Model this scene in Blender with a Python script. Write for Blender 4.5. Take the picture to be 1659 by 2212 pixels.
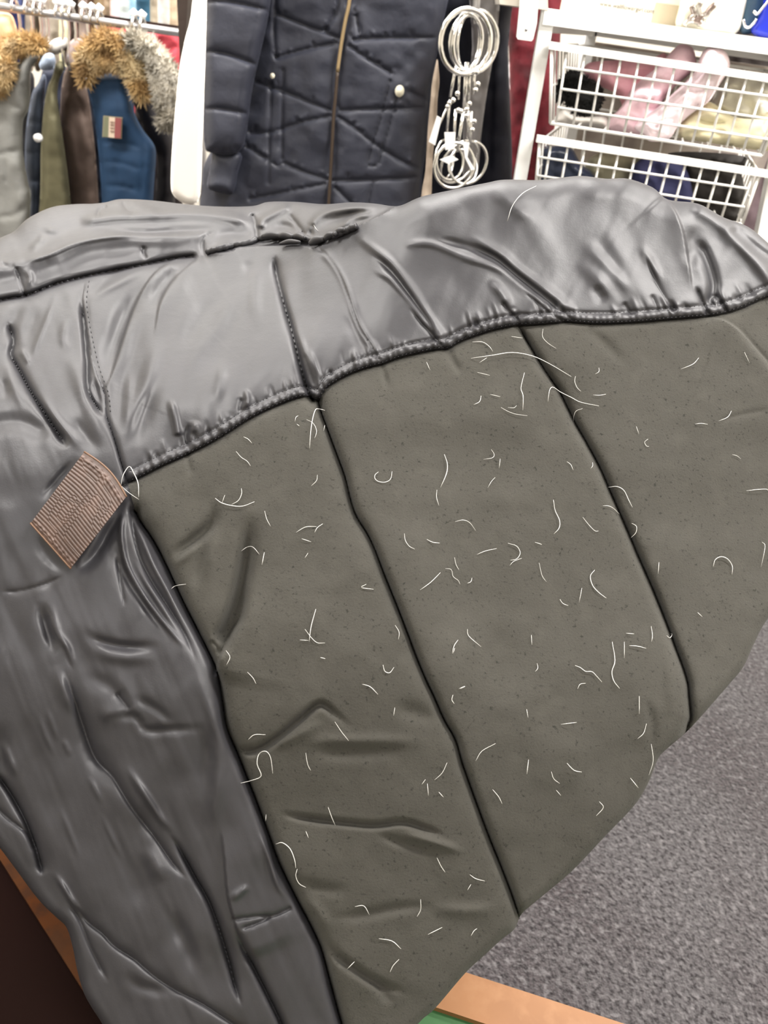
import bpy, math, random
import numpy as np
from mathutils import Vector, Matrix
for o in list(bpy.data.objects): bpy.data.objects.remove(o)
S = bpy.context.scene
COL = S.collection
rnd = random.Random(7)

# ------------------------------------------------------------------ camera
F = 1640.0; CAMZ = 1.25
PITCH = math.radians(34.0); ROLL = math.radians(8.25)
cd = bpy.data.cameras.new('camera'); cam = bpy.data.objects.new('camera', cd); COL.objects.link(cam)
cd.sensor_fit = 'VERTICAL'; cd.sensor_height = 36.0; cd.lens = F / 2212 * 36.0
cd.clip_start = 0.02; cd.clip_end = 50
cd.dof.use_dof = True; cd.dof.focus_distance = 0.56; cd.dof.aperture_fstop = 11.0
cam.matrix_world = Matrix.Translation((0, 0, CAMZ)) @ Matrix.Rotation(math.pi/2 - PITCH, 4, 'X') @ Matrix.Rotation(ROLL, 4, 'Z')
S.camera = cam
# ------------------------------------------------------------------ light
w = bpy.data.worlds.new('world'); S.world = w; w.use_nodes = True
w.node_tree.nodes['Background'].inputs[0].default_value = (1.0, 0.96, 0.92, 1)
w.node_tree.nodes['Background'].inputs[1].default_value = 0.25
LIGHTS = [  # x, y, size x, size y, watts : ceiling panels of the shop
    (-1.35, 0.85, 1.2, 0.3, 30), (1.2, 0.75, 1.2, 0.3, 44), (-0.25, 2.0, 1.2, 0.3, 36), (1.6, 1.9, 1.2, 0.3, 24),
    (-1.9, 2.7, 1.2, 0.3, 30), (0.7, -0.4, 1.2, 0.3, 14), (-1.4, -1.1, 1.2, 0.3, 10)]
for i, (x, y, sx, sy, p) in enumerate(LIGHTS):
    l = bpy.data.lights.new('ceiling_lamp', 'AREA'); l.shape = 'RECTANGLE'; l.size = sx; l.size_y = sy
    l.energy = p; l.color = (1.0, 0.965, 0.93)
    o = bpy.data.objects.new('ceiling_lamp_light', l); o.location = (x, y, 2.60); COL.objects.link(o)
S.view_settings.view_transform = 'Standard'; S.view_settings.look = 'None'
S.view_settings.exposure = 0.85; S.view_settings.gamma = 1.0; S.view_settings.use_curve_mapping = False

# ------------------------------------------------------------------ pixel rays (frame 1659 x 2212)
cp, sp = math.cos(PITCH), math.sin(PITCH)
fw = np.array([0, cp, -sp]); r0 = np.array([1.0, 0, 0]); u0 = np.array([0, sp, cp])
R_ = r0*math.cos(ROLL) + u0*math.sin(ROLL); U_ = -r0*math.sin(ROLL) + u0*math.cos(ROLL)
EYE = np.array([0, 0, CAMZ])
def ray(px, py):
    px = np.asarray(px, float)[..., None]; py = np.asarray(py, float)[..., None]
    d = fw*F + R_*(px-829.5) + U_*(1106-py)
    return d/np.linalg.norm(d, axis=-1, keepdims=True)
def P(px, py, Y):
    d = ray(px, py); return EYE + d*(Y/d[..., 1])[..., None]
def V(px, py, Y): return Vector(P(px, py, Y))
def PZ(px, py, Z):
    d = ray(px, py); return EYE + d*((Z-CAMZ)/d[..., 2])[..., None]

# ------------------------------------------------------------------ object helpers
def link(name, me, mat=None, parent=None):
    o = bpy.data.objects.new(name, me); COL.objects.link(o)
    if mat is not None and me is not None: me.materials.append(mat)
    if parent is not None: o.parent = parent
    return o
def tag(o, label=None, cat=None, group=None, kind=None):
    if label: o['label'] = label
    if cat: o['category'] = cat
    if group: o['group'] = group
    if kind: o['kind'] = kind
    return o
def thing(name, label, cat, group=None):
    return tag(link(name, None), label, cat, group)
def npmesh(name, v, f, smooth=True):
    me = bpy.data.meshes.new(name); v = np.asarray(v, np.float32)
    f = [list(map(int, q)) for q in f] if not isinstance(f, np.ndarray) else f
    if isinstance(f, np.ndarray):
        n = len(f); k = f.shape[1]
        me.vertices.add(len(v)); me.vertices.foreach_set('co', v.ravel())
        me.loops.add(n*k); me.loops.foreach_set('vertex_index', f.astype(np.int32).ravel())
        me.polygons.add(n); me.polygons.foreach_set('loop_start', np.arange(0, n*k, k, dtype=np.int32))
        me.polygons.foreach_set('loop_total', np.full(n, k, np.int32))
        me.update(calc_edges=True); me.validate()
    else:
        me.from_pydata([tuple(map(float, p)) for p in v], [], f); me.update()
    if smooth: me.shade_smooth()
    return me
def build(name, vf, mat, parent=None, smooth=True):
    return link(name, npmesh(name, vf[0], vf[1], smooth), mat, parent)
def join(*parts):
    v = []; f = []; n = 0
    for a, b in parts:
        a = [tuple(p) for p in a]; v += a; f += [[i+n for i in q] for q in b]; n += len(a)
    return v, f
def box(lo, hi):
    x0, y0, z0 = lo; x1, y1, z1 = hi
    v = [(x0,y0,z0),(x1,y0,z0),(x1,y1,z0),(x0,y1,z0),(x0,y0,z1),(x1,y0,z1),(x1,y1,z1),(x0,y1,z1)]
    return v, [[0,3,2,1],[4,5,6,7],[0,1,5,4],[1,2,6,5],[2,3,7,6],[3,0,4,7]]
def bbox_box(lo, hi, b=0.003):          # box with chamfered edges
    import bmesh
    bm = bmesh.new(); v, f = box(lo, hi)
    vs = [bm.verts.new(p) for p in v]
    for q in f: bm.faces.new([vs[i] for i in q])
    bmesh.ops.bevel(bm, geom=bm.edges[:]+bm.verts[:], offset=b, segments=2, affect='EDGES', profile=0.5)
    vv = [tuple(p.co) for p in bm.verts]; bm.verts.index_update(); ff = [[p.index for p in q.verts] for q in bm.faces]
    bm.free(); return vv, ff
def tube(pts, r, n=6, closed=False, caps=True, twist=0):
    pts = [Vector(p) for p in pts]; m = len(pts)
    rs = r if hasattr(r, '__len__') else [r]*m
    v = []; f = []; up = None
    for i, p in enumerate(pts):
        a = pts[(i-1) % m] if (closed or i > 0) else p; b = pts[(i+1) % m] if (closed or i < m-1) else p
        t = (b-a).normalized() if (b-a).length > 1e-9 else Vector((0, 0, 1))
        if up is None: up = t.orthogonal().normalized()
        up = (up - t*up.dot(t)); up = up.normalized() if up.length > 1e-6 else t.orthogonal().normalized()
        s = t.cross(up)
        for k in range(n):
            a_ = 2*math.pi*k/n; v.append(p + (up*math.cos(a_)+s*math.sin(a_))*rs[i])
    for i in range(m if closed else m-1):
        j = (i+1) % m
        for k in range(n): f.append([i*n+k, i*n+(k+1) % n, j*n+(k+1) % n, j*n+k])
    if caps and not closed: f.append(list(range(n))[::-1]); f.append([(m-1)*n+k for k in range(n)])
    return v, f
def slab(front, back):                    # closed prism from two matching outlines
    n = len(front); v = list(front)+list(back)
    f = [list(range(n)), [n+i for i in range(n)][::-1]] + [[i, n+i, n+(i+1) % n, (i+1) % n] for i in range(n)]
    return v, [q[::-1] for q in f]
def board(quad, Y0, Y1, b=0):             # a board seen face on: pixel outline at depth Y0, straight back to Y1
    fr = [V(x, y, Y0) for x, y in quad]
    return slab(fr, [Vector((p.x, Y1, p.z)) for p in fr])
def catmull(pts, k=6):
    p = np.array(pts, float)
    if len(p) < 3: 
        t = np.linspace(0, 1, k)[:, None]; return p[0]*(1-t)+p[-1]*t
    q = np.vstack([2*p[0]-p[1], p, 2*p[-1]-p[-2]]); out = []
    for i in range(1, len(q)-2):
        for t in np.arange(k)/k:
            a, b, c, d = q[i-1], q[i], q[i+1], q[i+2]
            out.append(.5*((2*b)+(c-a)*t+(2*a-5*b+4*c-d)*t*t+(3*b-a-3*c+d)*t**3))
    out.append(p[-1]); return np.array(out)
def sm(x): x = np.clip(x, 0, 1); return x*x*(3-2*x)
def polydist(X, Y, pl):
    """distance, signed distance (+ = right hand of travel), arc fraction"""
    seg = np.linalg.norm(np.diff(pl, axis=0), axis=1); cum = np.concatenate([[0], np.cumsum(seg)]); L = cum[-1]
    best = np.full(X.shape, 1e9); sgn = np.ones(X.shape); arc = np.zeros(X.shape)
    for i in range(len(pl)-1):
        a = pl[i]; d = pl[i+1]-a; l2 = d@d
        if l2 < 1e-9: continue
        rx = X-a[0]; ry = Y-a[1]; t = np.clip((rx*d[0]+ry*d[1])/l2, 0, 1)
        dd = np.hypot(rx-t*d[0], ry-t*d[1]); m = dd < best
        best = np.where(m, dd, best); sgn = np.where(m, np.sign(d[0]*ry-d[1]*rx), sgn)
        arc = np.where(m, (cum[i]+t*seg[i])/L, arc)
    return best, best*np.where(sgn == 0, 1, sgn), arc
def strokes_eval(X, Y, st):
    """v = sharp valley, g = soft ridge (A<0: soft valley), s = lip: right hand of travel raised"""
    H = np.zeros(X.shape)
    for s in st:
        k, A, wd, pts = s[:4]; e = s[4] if len(s) > 4 else ((.4, .4) if k == 'g' else (.2, .2))
        pl = catmull(pts, 4); R = wd*(5 if k != 'g' else 2.6)+4
        lo = pl.min(0)-R; hi = pl.max(0)+R
        m = (X > lo[0]) & (X < hi[0]) & (Y > lo[1]) & (Y < hi[1])
        if not m.any(): continue
        d, sd, arc = polydist(X[m], Y[m], pl)
        fa = sm(arc/max(e[0], 1e-3))*sm((1-arc)/max(e[1], 1e-3)) if (e[0] or e[1]) else 1.0
        if e[0] == 0 and e[1] > 0: fa = sm((1-arc)/e[1])
        if e[1] == 0 and e[0] > 0: fa = sm(arc/e[0])
        if k == 'v': h = -A*np.exp(-d/wd)
        elif k == 'g': h = A*np.exp(-(d/wd)**2)
        else: h = np.where(sd > 0, A*np.exp(-sd/wd), A*sm(1+sd/4.0))
        H[m] += h*fa
    return H
_ng = {}
def noise(X, Y, sc, seed=0):
    if seed not in _ng: _ng[seed] = np.random.RandomState(seed).uniform(-1, 1, (128, 128))
    G = _ng[seed]; x = X/sc+40; y = Y/sc+40; i = np.floor(x).astype(int); j = np.floor(y).astype(int)
    fx = x-i; fy = y-j; fx = fx*fx*fx*(fx*(fx*6-15)+10); fy = fy*fy*fy*(fy*(fy*6-15)+10)
    g = lambda a, b: G[a % 128, b % 128]
    return (g(i, j)*(1-fx)+g(i+1, j)*fx)*(1-fy)+(g(i, j+1)*(1-fx)+g(i+1, j+1)*fx)*fy
def inside(X, Y, poly):
    c = np.zeros(X.shape, bool); n = len(poly); j = n-1
    for i in range(n):
        xi, yi = poly[i]; xj, yj = poly[j]
        if yi != yj: c ^= ((yi > Y) != (yj > Y)) & (X < (xj-xi)*(Y-yi)/(yj-yi)+xi)
        j = i
    return c
def nearest_on(X, Y, pl):
    bx = np.array(X, float); by = np.array(Y, float); best = np.full(X.shape, 1e9)
    for i in range(len(pl)-1):
        a = pl[i]; d = pl[i+1]-a; l2 = d@d
        if l2 < 1e-9: continue
        t = np.clip(((X-a[0])*d[0]+(Y-a[1])*d[1])/l2, 0, 1); qx = a[0]+t*d[0]; qy = a[1]+t*d[1]
        dd = np.hypot(X-qx, Y-qy); m = dd < best; best = np.where(m, dd, best); bx = np.where(m, qx, bx); by = np.where(m, qy, by)
    return bx, by, best
def grid_cells(X, Y, poly):
    """snap a pixel grid to an outline; returns X, Y, cell mask"""
    pl = np.array(list(poly)+[poly[0]], float); ins = inside(X, Y, poly)
    c = ins[:-1, :-1] | ins[1:, :-1] | ins[:-1, 1:] | ins[1:, 1:]
    used = np.zeros(X.shape, bool)
    for a in (slice(None, -1), slice(1, None)):
        for b in (slice(None, -1), slice(1, None)): used[a, b] |= c
    m = used & ~ins
    if m.any():
        bx, by, _ = nearest_on(X[m], Y[m], pl); X = X.copy(); Y = Y.copy(); X[m] = bx; Y[m] = by
    return X, Y, c, used
def relief(name, mat, poly, Y0, parent=None, strokes=(), step=5, rpx=30, bulge=0.04, back=0.06, nz=(), smooth_poly=True):
    """a soft body built at depth Y0: pixel outline, rounded front with folds, rounded back"""
    if smooth_poly: poly = [tuple(p) for p in catmull(list(poly)+[poly[0]], 4)[:-1]]
    xs = [p[0] for p in poly]; ys = [p[1] for p in poly]
    gx = np.arange(min(xs)-step, max(xs)+2*step, step); gy = np.arange(min(ys)-step, max(ys)+2*step, step)
    X, Yp = np.meshgrid(gx, gy, indexing='ij'); X, Yp, c, used = grid_cells(X, Yp, poly)
    pl = np.array(list(poly)+[poly[0]], float); d = polydist(X, Yp, pl)[0]
    s = np.clip(d/rpx, 0, 1); prof = np.sqrt(np.clip(1-(1-s)**2, 0, 1))
    dr = ray(X, Yp); y0 = Y0(X, Yp) if callable(Y0) else Y0; tb = y0/dr[..., 1]
    H = strokes_eval(X, Yp, strokes)*0.001
    for sc, A, seed in nz: H += noise(X, Yp, sc, seed)*A*0.001
    tf = tb - bulge*prof - H*sm(s*3); tk = tb + back*prof
    idx = -np.ones(X.shape, int); idx[used] = np.arange(used.sum()); n = used.sum()
    vf = (EYE+dr*tf[..., None])[used]; vb = (EYE+dr*tk[..., None])[used]; v = np.vstack([vf, vb])
    ii, jj = np.nonzero(c); a = idx[ii, jj]; b = idx[ii+1, jj]; e = idx[ii+1, jj+1]; g = idx[ii, jj+1]
    f1 = np.stack([a, g, e, b], 1); f2 = np.stack([a, b, e, g], 1)+n
    # walls along the open rim
    ed = {}
    for q in f1:
        for k in range(4):
            u, w_ = int(q[k]), int(q[(k+1) % 4])
            if (w_, u) in ed: del ed[(w_, u)]
            else: ed[(u, w_)] = 1
    f3 = np.array([[w_, u, u+n, w_+n] for u, w_ in ed], int)
    o = link(name, npmesh(name, v, np.vstack([f1, f2, f3])), mat, parent)
    return o
def finish():
    """put every empty and every single-mesh thing at its own base"""
    bpy.context.view_layer.update()
    for o in list(S.objects):
        if o.parent is not None or o.type in ('CAMERA', 'LIGHT'): continue
        ms = [c for c in ([o]+list(o.children_recursive)) if c.type in ('MESH', 'FONT', 'CURVE')]
        if not ms or o.get('kind') == 'structure' or o.get('placed'): continue
        pts = [c.matrix_world @ Vector(b) for c in ms for b in c.bound_box]
        lo = [min(p[i] for p in pts) for i in range(3)]; hi = [max(p[i] for p in pts) for i in range(3)]
        base = Vector(((lo[0]+hi[0])/2, (lo[1]+hi[1])/2, lo[2]))
        if o.type == 'MESH':
            o.data.transform(Matrix.Translation(-base)); o.location = base
            for c in o.children: c.location = Vector(c.location)-base
        else:
            o.location = base
            for c in o.children: c.location = Vector(c.location)-base

# ------------------------------------------------------------------ materials
def mat(name, col, rough=0.6, metal=0.0, spec=0.5, bump=None, var=None, sheen=0.0, emit=None, alpha=None, trans=0.0, aniso=0.0, coat=0.0):
    m = bpy.data.materials.new(name); m.use_nodes = True; nt = m.node_tree; b = nt.nodes['Principled BSDF']
    b.inputs['Base Color'].default_value = (*col, 1); b.inputs['Roughness'].default_value = rough
    b.inputs['Metallic'].default_value = metal; b.inputs['Specular IOR Level'].default_value = spec
    b.inputs['Sheen Weight'].default_value = sheen; b.inputs['Transmission Weight'].default_value = trans
    b.inputs['Anisotropic'].default_value = aniso; b.inputs['Coat Weight'].default_value = coat
    if alpha is not None: b.inputs['Alpha'].default_value = alpha
    if emit: b.inputs['Emission Color'].default_value = (*emit[:3], 1); b.inputs['Emission Strength'].default_value = emit[3]
    tc = nt.nodes.new('ShaderNodeTexCoord')
    if var:                                  # list of (scale, dark colour, amount)
        prev = None; src = None
        for sc, c2, lo, hi in var:
            n = nt.nodes.new('ShaderNodeTexNoise'); n.inputs['Scale'].default_value = sc; n.inputs['Detail'].default_value = 4
            nt.links.new(tc.outputs['Object'], n.inputs['Vector'])
            r = nt.nodes.new('ShaderNodeMapRange'); r.inputs[1].default_value = lo; r.inputs[2].default_value = hi
            nt.links.new(n.outputs['Fac'], r.inputs[0])
            mx = nt.nodes.new('ShaderNodeMix'); mx.data_type = 'RGBA'
            nt.links.new(r.outputs[0], mx.inputs[0])
            if src is None: mx.inputs[6].default_value = (*col, 1)
            else: nt.links.new(src, mx.inputs[6])
            mx.inputs[7].default_value = (*c2, 1); src = mx.outputs[2]
        nt.links.new(src, b.inputs['Base Color'])
    if bump:
        prev = None
        for sc, st, dist in bump:
            n = nt.nodes.new('ShaderNodeTexNoise'); n.inputs['Scale'].default_value = sc; n.inputs['Detail'].default_value = 3
            nt.links.new(tc.outputs['Object'], n.inputs['Vector'])
            bp = nt.nodes.new('ShaderNodeBump'); bp.inputs['Strength'].default_value = st; bp.inputs['Distance'].default_value = dist
            nt.links.new(n.outputs['Fac'], bp.inputs['Height'])
            if prev: nt.links.new(prev, bp.inputs['Normal'])
            prev = bp.outputs[0]
        nt.links.new(prev, b.inputs['Normal'])
    return m
M = {}
M['satin'] = mat('grey_satin', (.027, .0263, .0295), .47, spec=.42, bump=[(900, .10, .0006), (60, .08, .004)], var=[(14, (.032, .031, .035), .45, .75)])
M['felt'] = mat('brushed_green_lining', (.054, .0515, .0445), .95, spec=.12, sheen=.05,
                bump=[(2600, .5, .0005), (700, .35, .0008)], var=[(420, (.026, .026, .022), .60, .72), (60, (.062, .059, .051), .5, .8)])
M['stitch'] = mat('dark_thread', (.014, .013, .016), .6)
M['shell'] = mat('coat_outer_cloth', (.025, .025, .022), .8, bump=[(300, .2, .001)])
M['tape'] = mat('brown_grosgrain', (.058, .033, .024), .45, spec=.4, bump=[(1500, .3, .0004)], var=[(90, (.09, .052, .038), .45, .7)])
M['tape_edge'] = mat('tan_tape_edge', (.12, .06, .03), .5)
M['hair'] = mat('pale_hair', (.62, .61, .58), .35, spec=.6)
# ------------------------------------------------------------------ room
M['carpet'] = mat('grey_loop_carpet', (.085, .078, .082), .95, spec=.1, sheen=.25, bump=[(170, 1.0, .010), (500, .6, .003)],
                  var=[(4, (.055, .045, .048), .40, .65), (120, (.022, .018, .020), .46, .60), (85, (.155, .145, .15), .53, .70)])
M['wall'] = mat('warm_white_wall', (.70, .66, .58), .8, bump=[(80, .1, .002)])
M['ceil'] = mat('white_ceiling', (.78, .77, .74), .85)
M['white'] = mat('white_metal', (.86, .86, .84), .4)
M['lamp'] = mat('lamp_diffuser', (.9, .9, .88), .5, emit=(1, .96, .9, 3.0))
XL, XR, YB, YF, ZC = -2.9, 2.6, 3.7, -2.2, 2.7
def struct(name, vf, m): return tag(build(name, vf, m, None, False), kind='structure')
struct('floor', box((XL-.1, YF-.1, -.06), (XR+.1, YB+.1, 0)), M['carpet'])
struct('ceiling', box((XL-.1, YF-.1, ZC), (XR+.1, YB+.1, ZC+.06)), M['ceil'])
struct('wall_back', box((XL-.1, YB, 0), (XR+.1, YB+.1, ZC)), M['wall'])
struct('wall_front', box((XL-.1, YF-.1, 0), (XR+.1, YF, ZC)), M['wall'])
struct('wall_left', box((XL-.1, YF, 0), (XL, YB, ZC)), M['wall'])
struct('wall_right', box((XR, YF, 0), (XR+.1, YB, ZC)), M['wall'])
for i, (x, y, sx, sy, p) in enumerate(LIGHTS):
    t = thing('ceiling_light', 'bright ceiling light panel ' + ('over the left clothes rail', 'over the big grey coat', 'over the back row of shirts', 'beyond the drawer unit', 'in the far left corner', 'right behind the camera', 'far behind the camera on the left')[i], 'ceiling light', 'ceiling light panels')
    build('frame', box((x-sx/2-.03, y-sy/2-.03, 2.64), (x+sx/2+.03, y+sy/2+.03, 2.6999)), M['white'], t, False)
    build('diffuser', box((x-sx/2, y-sy/2, 2.632), (x+sx/2, y+sy/2, 2.6399)), M['lamp'], t, False)
# ================================================================== the big coat (inside out, draped)
def C(lst, ox, oy, s): return [(ox+x*s, oy+y*s) for x, y in lst]
def mono(p, over='x'):
    p = np.array(p, float); k = 0 if over == 'x' else 1; p = p[np.argsort(p[:, k])]
    return (lambda q: np.interp(q, p[:, 0], p[:, 1])) if over == 'x' else (lambda q: np.interp(q, p[:, 1], p[:, 0]))
def dens(p): return [tuple(q) for q in catmull(p, 5)]
S1p = dens([(240,1062),(275,1045),(300,1034),(350,1008),(400,986),(470,950),(540,906),(600,877),(655,858),(688,866),(702,842),(750,812),(800,794),(825,788),
       (870,772),(940,757),(967,755),(1000,737),(1060,716),(1112,705),(1150,703),(1200,699),(1228,697),(1290,701),(1370,698),(1450,691),(1540,683),(1600,668),(1659,642),(1810,590),(1930,555)])
Tp = dens([(-260,720),(-170,690),(0,647),(55,637),(120,612),(200,592),(300,572),(380,556),(440,550),(499,544),(515,536),(568,532),(650,532),(684,535),(731,505),(819,467),(856,445),(905,420)])
Lp = dens([(186,570),(184,601),(178,643),(181,682),(194,748),(207,800),(225,850),(231,900),(249,955),(262,1000),(275,1040),(287,1085),(300,1120),(330,1165),(360,1222),(400,1308),(436,1378),(468,1448),
       (480,1510),(490,1570),(512,1625),(548,1715),(580,1800),(604,1865),(640,1940),(672,2000),(694,2050),(712,2115),(738,2212),(775,2330),(800,2460)])
G1p = dens([(686,850),(692,885),(712,940),(745,1030),(765,1105),(800,1165),(830,1240),(868,1335),(908,1440),(940,1510),(960,1555),(985,1600),(1000,1652),(1050,1790),(1088,1885),(1118,1968),(1124,2010),(1135,2090)])
G2p = dens([(1118,690),(1126,715),(1177,800),(1211,850),(1241,911),(1268,958),(1299,1016),(1316,1056),(1359,1154),(1380,1204),(1410,1272),(1437,1339),(1460,1400),(1484,1467),(1489,1510),(1492,1550),(1482,1582),(1480,1660)])
G3p = dens([(1500,689),(1543,688),(1576,700),(1604,723),(1626,748),(1659,786),(1710,850),(1760,930)])
fS = mono(S1p); fT = mono(Tp); fL = mono(Lp, 'y'); fG1 = mono(G1p, 'y'); fG2 = mono(G2p, 'y')
_g3 = np.array(G3p); 
TOP = dens([(-240,950),(-232,800),(-212,690),(-165,612),(-90,560),(0,514),(30,500),(60,472),(110,448),(160,441),(200,440),(228,437),(262,430),(330,433),(400,441),(470,446),(545,445),(580,436),(640,436),(700,441),(760,437),(812,440),(845,445),
       (868,443),(910,425),(977,410),(1050,395),(1090,388),(1161,389),(1210,384),(1255,380),(1310,386),(1356,386),(1410,405),(1443,431),(1508,440),(1562,469),(1616,490),(1659,525),(1740,600),(1820,690),(1880,790),(1905,880)])
HEM = dens([(1905,900),(1900,980),(1865,1060),(1810,1135),(1740,1230),(1659,1335),(1628,1392),(1606,1440),(1575,1478),(1492,1572),(1440,1618),(1421,1640),(1400,1692),(1370,1740),(1310,1803),(1235,1882),(1160,1945),(1126,1975),(1112,2006),(1085,2028),
       (1050,2060),(1005,2102),(940,2178),(903,2212),(840,2300),(780,2440)])
LOW = dens([(330,2440),(262,2290),(221,2212),(199,2178),(180,2142),(166,2092),(158,2050),(144,2004),(122,1982),(83,1943),(30,1872),(0,1832),(-80,1730),(-165,1610),(-225,1440),(-250,1200),(-242,1000)])
OUT = TOP+HEM+[tuple(p) for p in catmull([(760,2440),(560,2450),(350,2440)], 6)]+LOW
# ---- folds (pixels; height in mm)
c1 = lambda l: C(l, 0, 420, .2622); c2 = lambda l: C(l, 380, 420, .3134); c3 = lambda l: C(l, 860, 500, .2411)
c4 = lambda l: C(l, 1240, 420, .2526); c5 = lambda l: C(l, 300, 1050, .2411); c6 = lambda l: C(l, 450, 1450, .3918)
c7 = lambda l: C(l, 0, 1200, .3165); c8 = lambda l: C(l, 150, 1800, .3677); c9 = lambda l: C(l, 0, 900, .3617); c10 = lambda l: C(l, 250, 620, .2713)
N0 = (0, 0)
ST = []
A = ST.append
# seams
A(('v', 6, 3.5, S1p[::3], N0)); A(('v', 2.2, 3, [(x-4, y-25) for x, y in S1p[8::3]], N0)); A(('g', 1.3, 9, [(x-2, y-13) for x, y in S1p[8::3]], N0)); A(('v', 2.0, 16, [(x, y+4) for x, y in S1p[8::3]], N0))
A(('v', 17, 6.5, Lp[58:][::3], N0)); A(('v', 3.5, 26, Lp[58:][::3], N0)); A(('v', 5, 5, Lp[5:52:3], (.1, 0)))
A(('v', 15, 5.2, G1p[::3], (.02, .0))); A(('v', 3, 34, G1p[::3], N0)); A(('s', 2.5, 70, G1p[::-3], (.05, .1)))
A(('v', 15, 5.2, G2p[::3], (.04, .0))); A(('v', 3, 34, G2p[::3], N0)); A(('s', 2.0, 70, G2p[::3], (.05, .1)))
A(('s', 6, 60, G3p[::3], (.25, 0))); A(('v', 4, 5, G3p[8::3], (.3, 0)))
A(('v', 14, 6, [(p[0], p[1]+2) for p in Tp[:40:2]], N0)); A(('v', 5, 22, [(p[0], p[1]+6) for p in Tp[:40:2]], N0))
A(('s', 7, 40, [(p[0], p[1]) for p in Tp[40::2]], (.1, 0)))
# yoke
A(('s', 11, 50, c1([(840,1700),(870,1600),(920,1500),(1000,1250),(1100,960),(1200,760),(1320,620),(1520,510)]), (.4, .1)))
A(('g', -11, 20, c1([(860,1560),(930,1280),(1020,1020),(1130,850),(1260,700)])))
A(('g', 4, 9, c1([(740,900),(850,800),(1000,720),(1130,640),(1240,560)])))
A(('g', -4, 10, c1([(730,860),(800,760),(950,650),(1100,600)])))
A(('s', 6, 40, c1([(1270,1200),(1290,1080),(1330,880),(1440,700),(1600,560),(1680,500)]), (.4, .1)))
A(('g', -8, 15, c1([(1250,1000),(1290,830),(1390,690),(1560,570)])))
A(('g', 4.5, 16, [(262,965),(288,890),(325,800),(348,720)])); A(('g', -3, 14, [(285,970),(305,905),(340,830)])); A(('g', -4, 16, [(243,905),(262,830),(292,735),(318,660)]))
A(('v', 13, 4.5, [(592,548),(597,590),(612,650),(630,712),(648,785),(662,835),(676,866)], (.1, 0))); A(('v', 3, 24, [(592,548),(612,650),(640,750),(676,866)], (.1, 0)))
A(('g', 3, 8, [(635,690),(655,750),(672,790),(690,830)])); A(('g', 2.5, 5, [(665,745),(682,790),(700,835)])); A(('v', 2.2, 5, [(655,760),(668,800),(680,840)]))
A(('g', 3, 8, [(690,538),(722,572),(748,620),(770,690),(795,735),(822,780)], (.1, .1))); A(('v', 3, 3, [(684,537),(706,552),(732,590),(752,640),(775,705),(803,748),(826,786)], (.05, .05)))
A(('g', -2.5, 14, [(745,660),(770,730),(800,780)])); 
A(('g', 3.5, 9, [(760,500),(805,535),(840,562),(862,588),(897,637),(928,690),(962,735)], (.2, .05)))
A(('g', 3, 7, [(800,580),(838,598),(862,622),(892,656),(915,690),(942,720),(958,745)], (.2, .05)))
A(('g', -4, 7, [(800,545),(845,585),(880,632),(918,685),(952,735)], (.2, .1))); A(('v', 3, 3, [(880,660),(912,700),(945,735),(960,752)], (.3, 0)))
A(('g', 3, 9, c3([(0,120),(300,110),(600,230),(900,330),(1100,480),(1300,640),(1480,780)]), (.1, .05)))
A(('g', -4, 11, c3([(250,60),(550,120),(850,230),(1050,400),(1250,560),(1450,730)]), (.2, .1)))
A(('g', 3, 9, c3([(600,20),(900,190),(1050,320),(1250,470),(1450,620),(1580,740)]), (.2, .1)))
A(('v', 3, 3, c3([(1100,520),(1250,640),(1400,760),(1520,810)]), (.3, 0))); A(('v', 3, 3.5, c3([(1450,660),(1500,740),(1560,790)]), (.3, 0)))
A(('g', 4, 9, c3([(800,430),(900,520),(980,640),(1010,720)]))); A(('v', 4, 4, c3([(930,620),(980,700),(1040,760),(1080,800)]), (.2, 0))); A(('g', 3, 5, c3([(1030,690),(1050,760)])))
A(('s', 6, 40, c4([(740,0),(850,130),(920,300),(960,500),(990,700),(1010,860)]), (.05, .3))); A(('g', -5, 18, c4([(1010,250),(1020,450),(1030,650)])))
A(('g', -7, 12, c4([(1050,370),(1120,520),(1180,700),(1190,820),(1140,980)]), (.2, .1))); A(('v', 6, 4, c4([(1040,780),(1090,900),(1140,1010)]), (.3, 0)))
A(('v', 5, 4, c4([(1180,850),(1240,900),(1300,990)]), (.3, 0))); A(('g', 4, 9, c4([(1190,880),(1230,960)])))
A(('g', 6, 14, c4([(1000,90),(1200,210),(1350,340),(1500,500),(1659,700),(1750,850)]), (.1, 0)))
A(('g', -7, 12, c4([(1330,260),(1420,350),(1540,450),(1700,560)]), (.2, 0))); A(('g', -3, 30, c4([(950,150),(1150,330),(1350,520)])))
A(('g', 3, 9, c4([(560,420),(640,560),(720,700),(740,780)]))); A(('v', 3.5, 4, c4([(590,480),(680,690),(760,850),(850,1010)]), (.3, .05)))
A(('g', -2.2, 12, c4([(180,760),(220,860),(270,940)]))); A(('v', 3, 4, c4([(420,920),(500,1040)]))); A(('v', 3, 4, c4([(660,850),(740,1020)]))); A(('v', 3, 4, c4([(790,960),(830,1060)])))
A(('g', 3, 14, c4([(0,560),(180,700),(330,880),(420,1010)]))); A(('g', 3, 12, c4([(60,400),(300,620),(520,900)]))); A(('g', -3, 18, c4([(150,300),(330,600),(420,800)]))); A(('g', 2.5, 14, [(1060,395),(1110,450),(1140,470),(1150,500)]))
A(('g', 5, 7, c10([(430,880),(470,1030),(500,1190)]), (.3, .1))); A(('v', 4, 4, c10([(590,1080),(560,1180),(578,1290)]), (.3, 0))); A(('g', 4, 8, c10([(640,1060),(610,1180)])))
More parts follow.
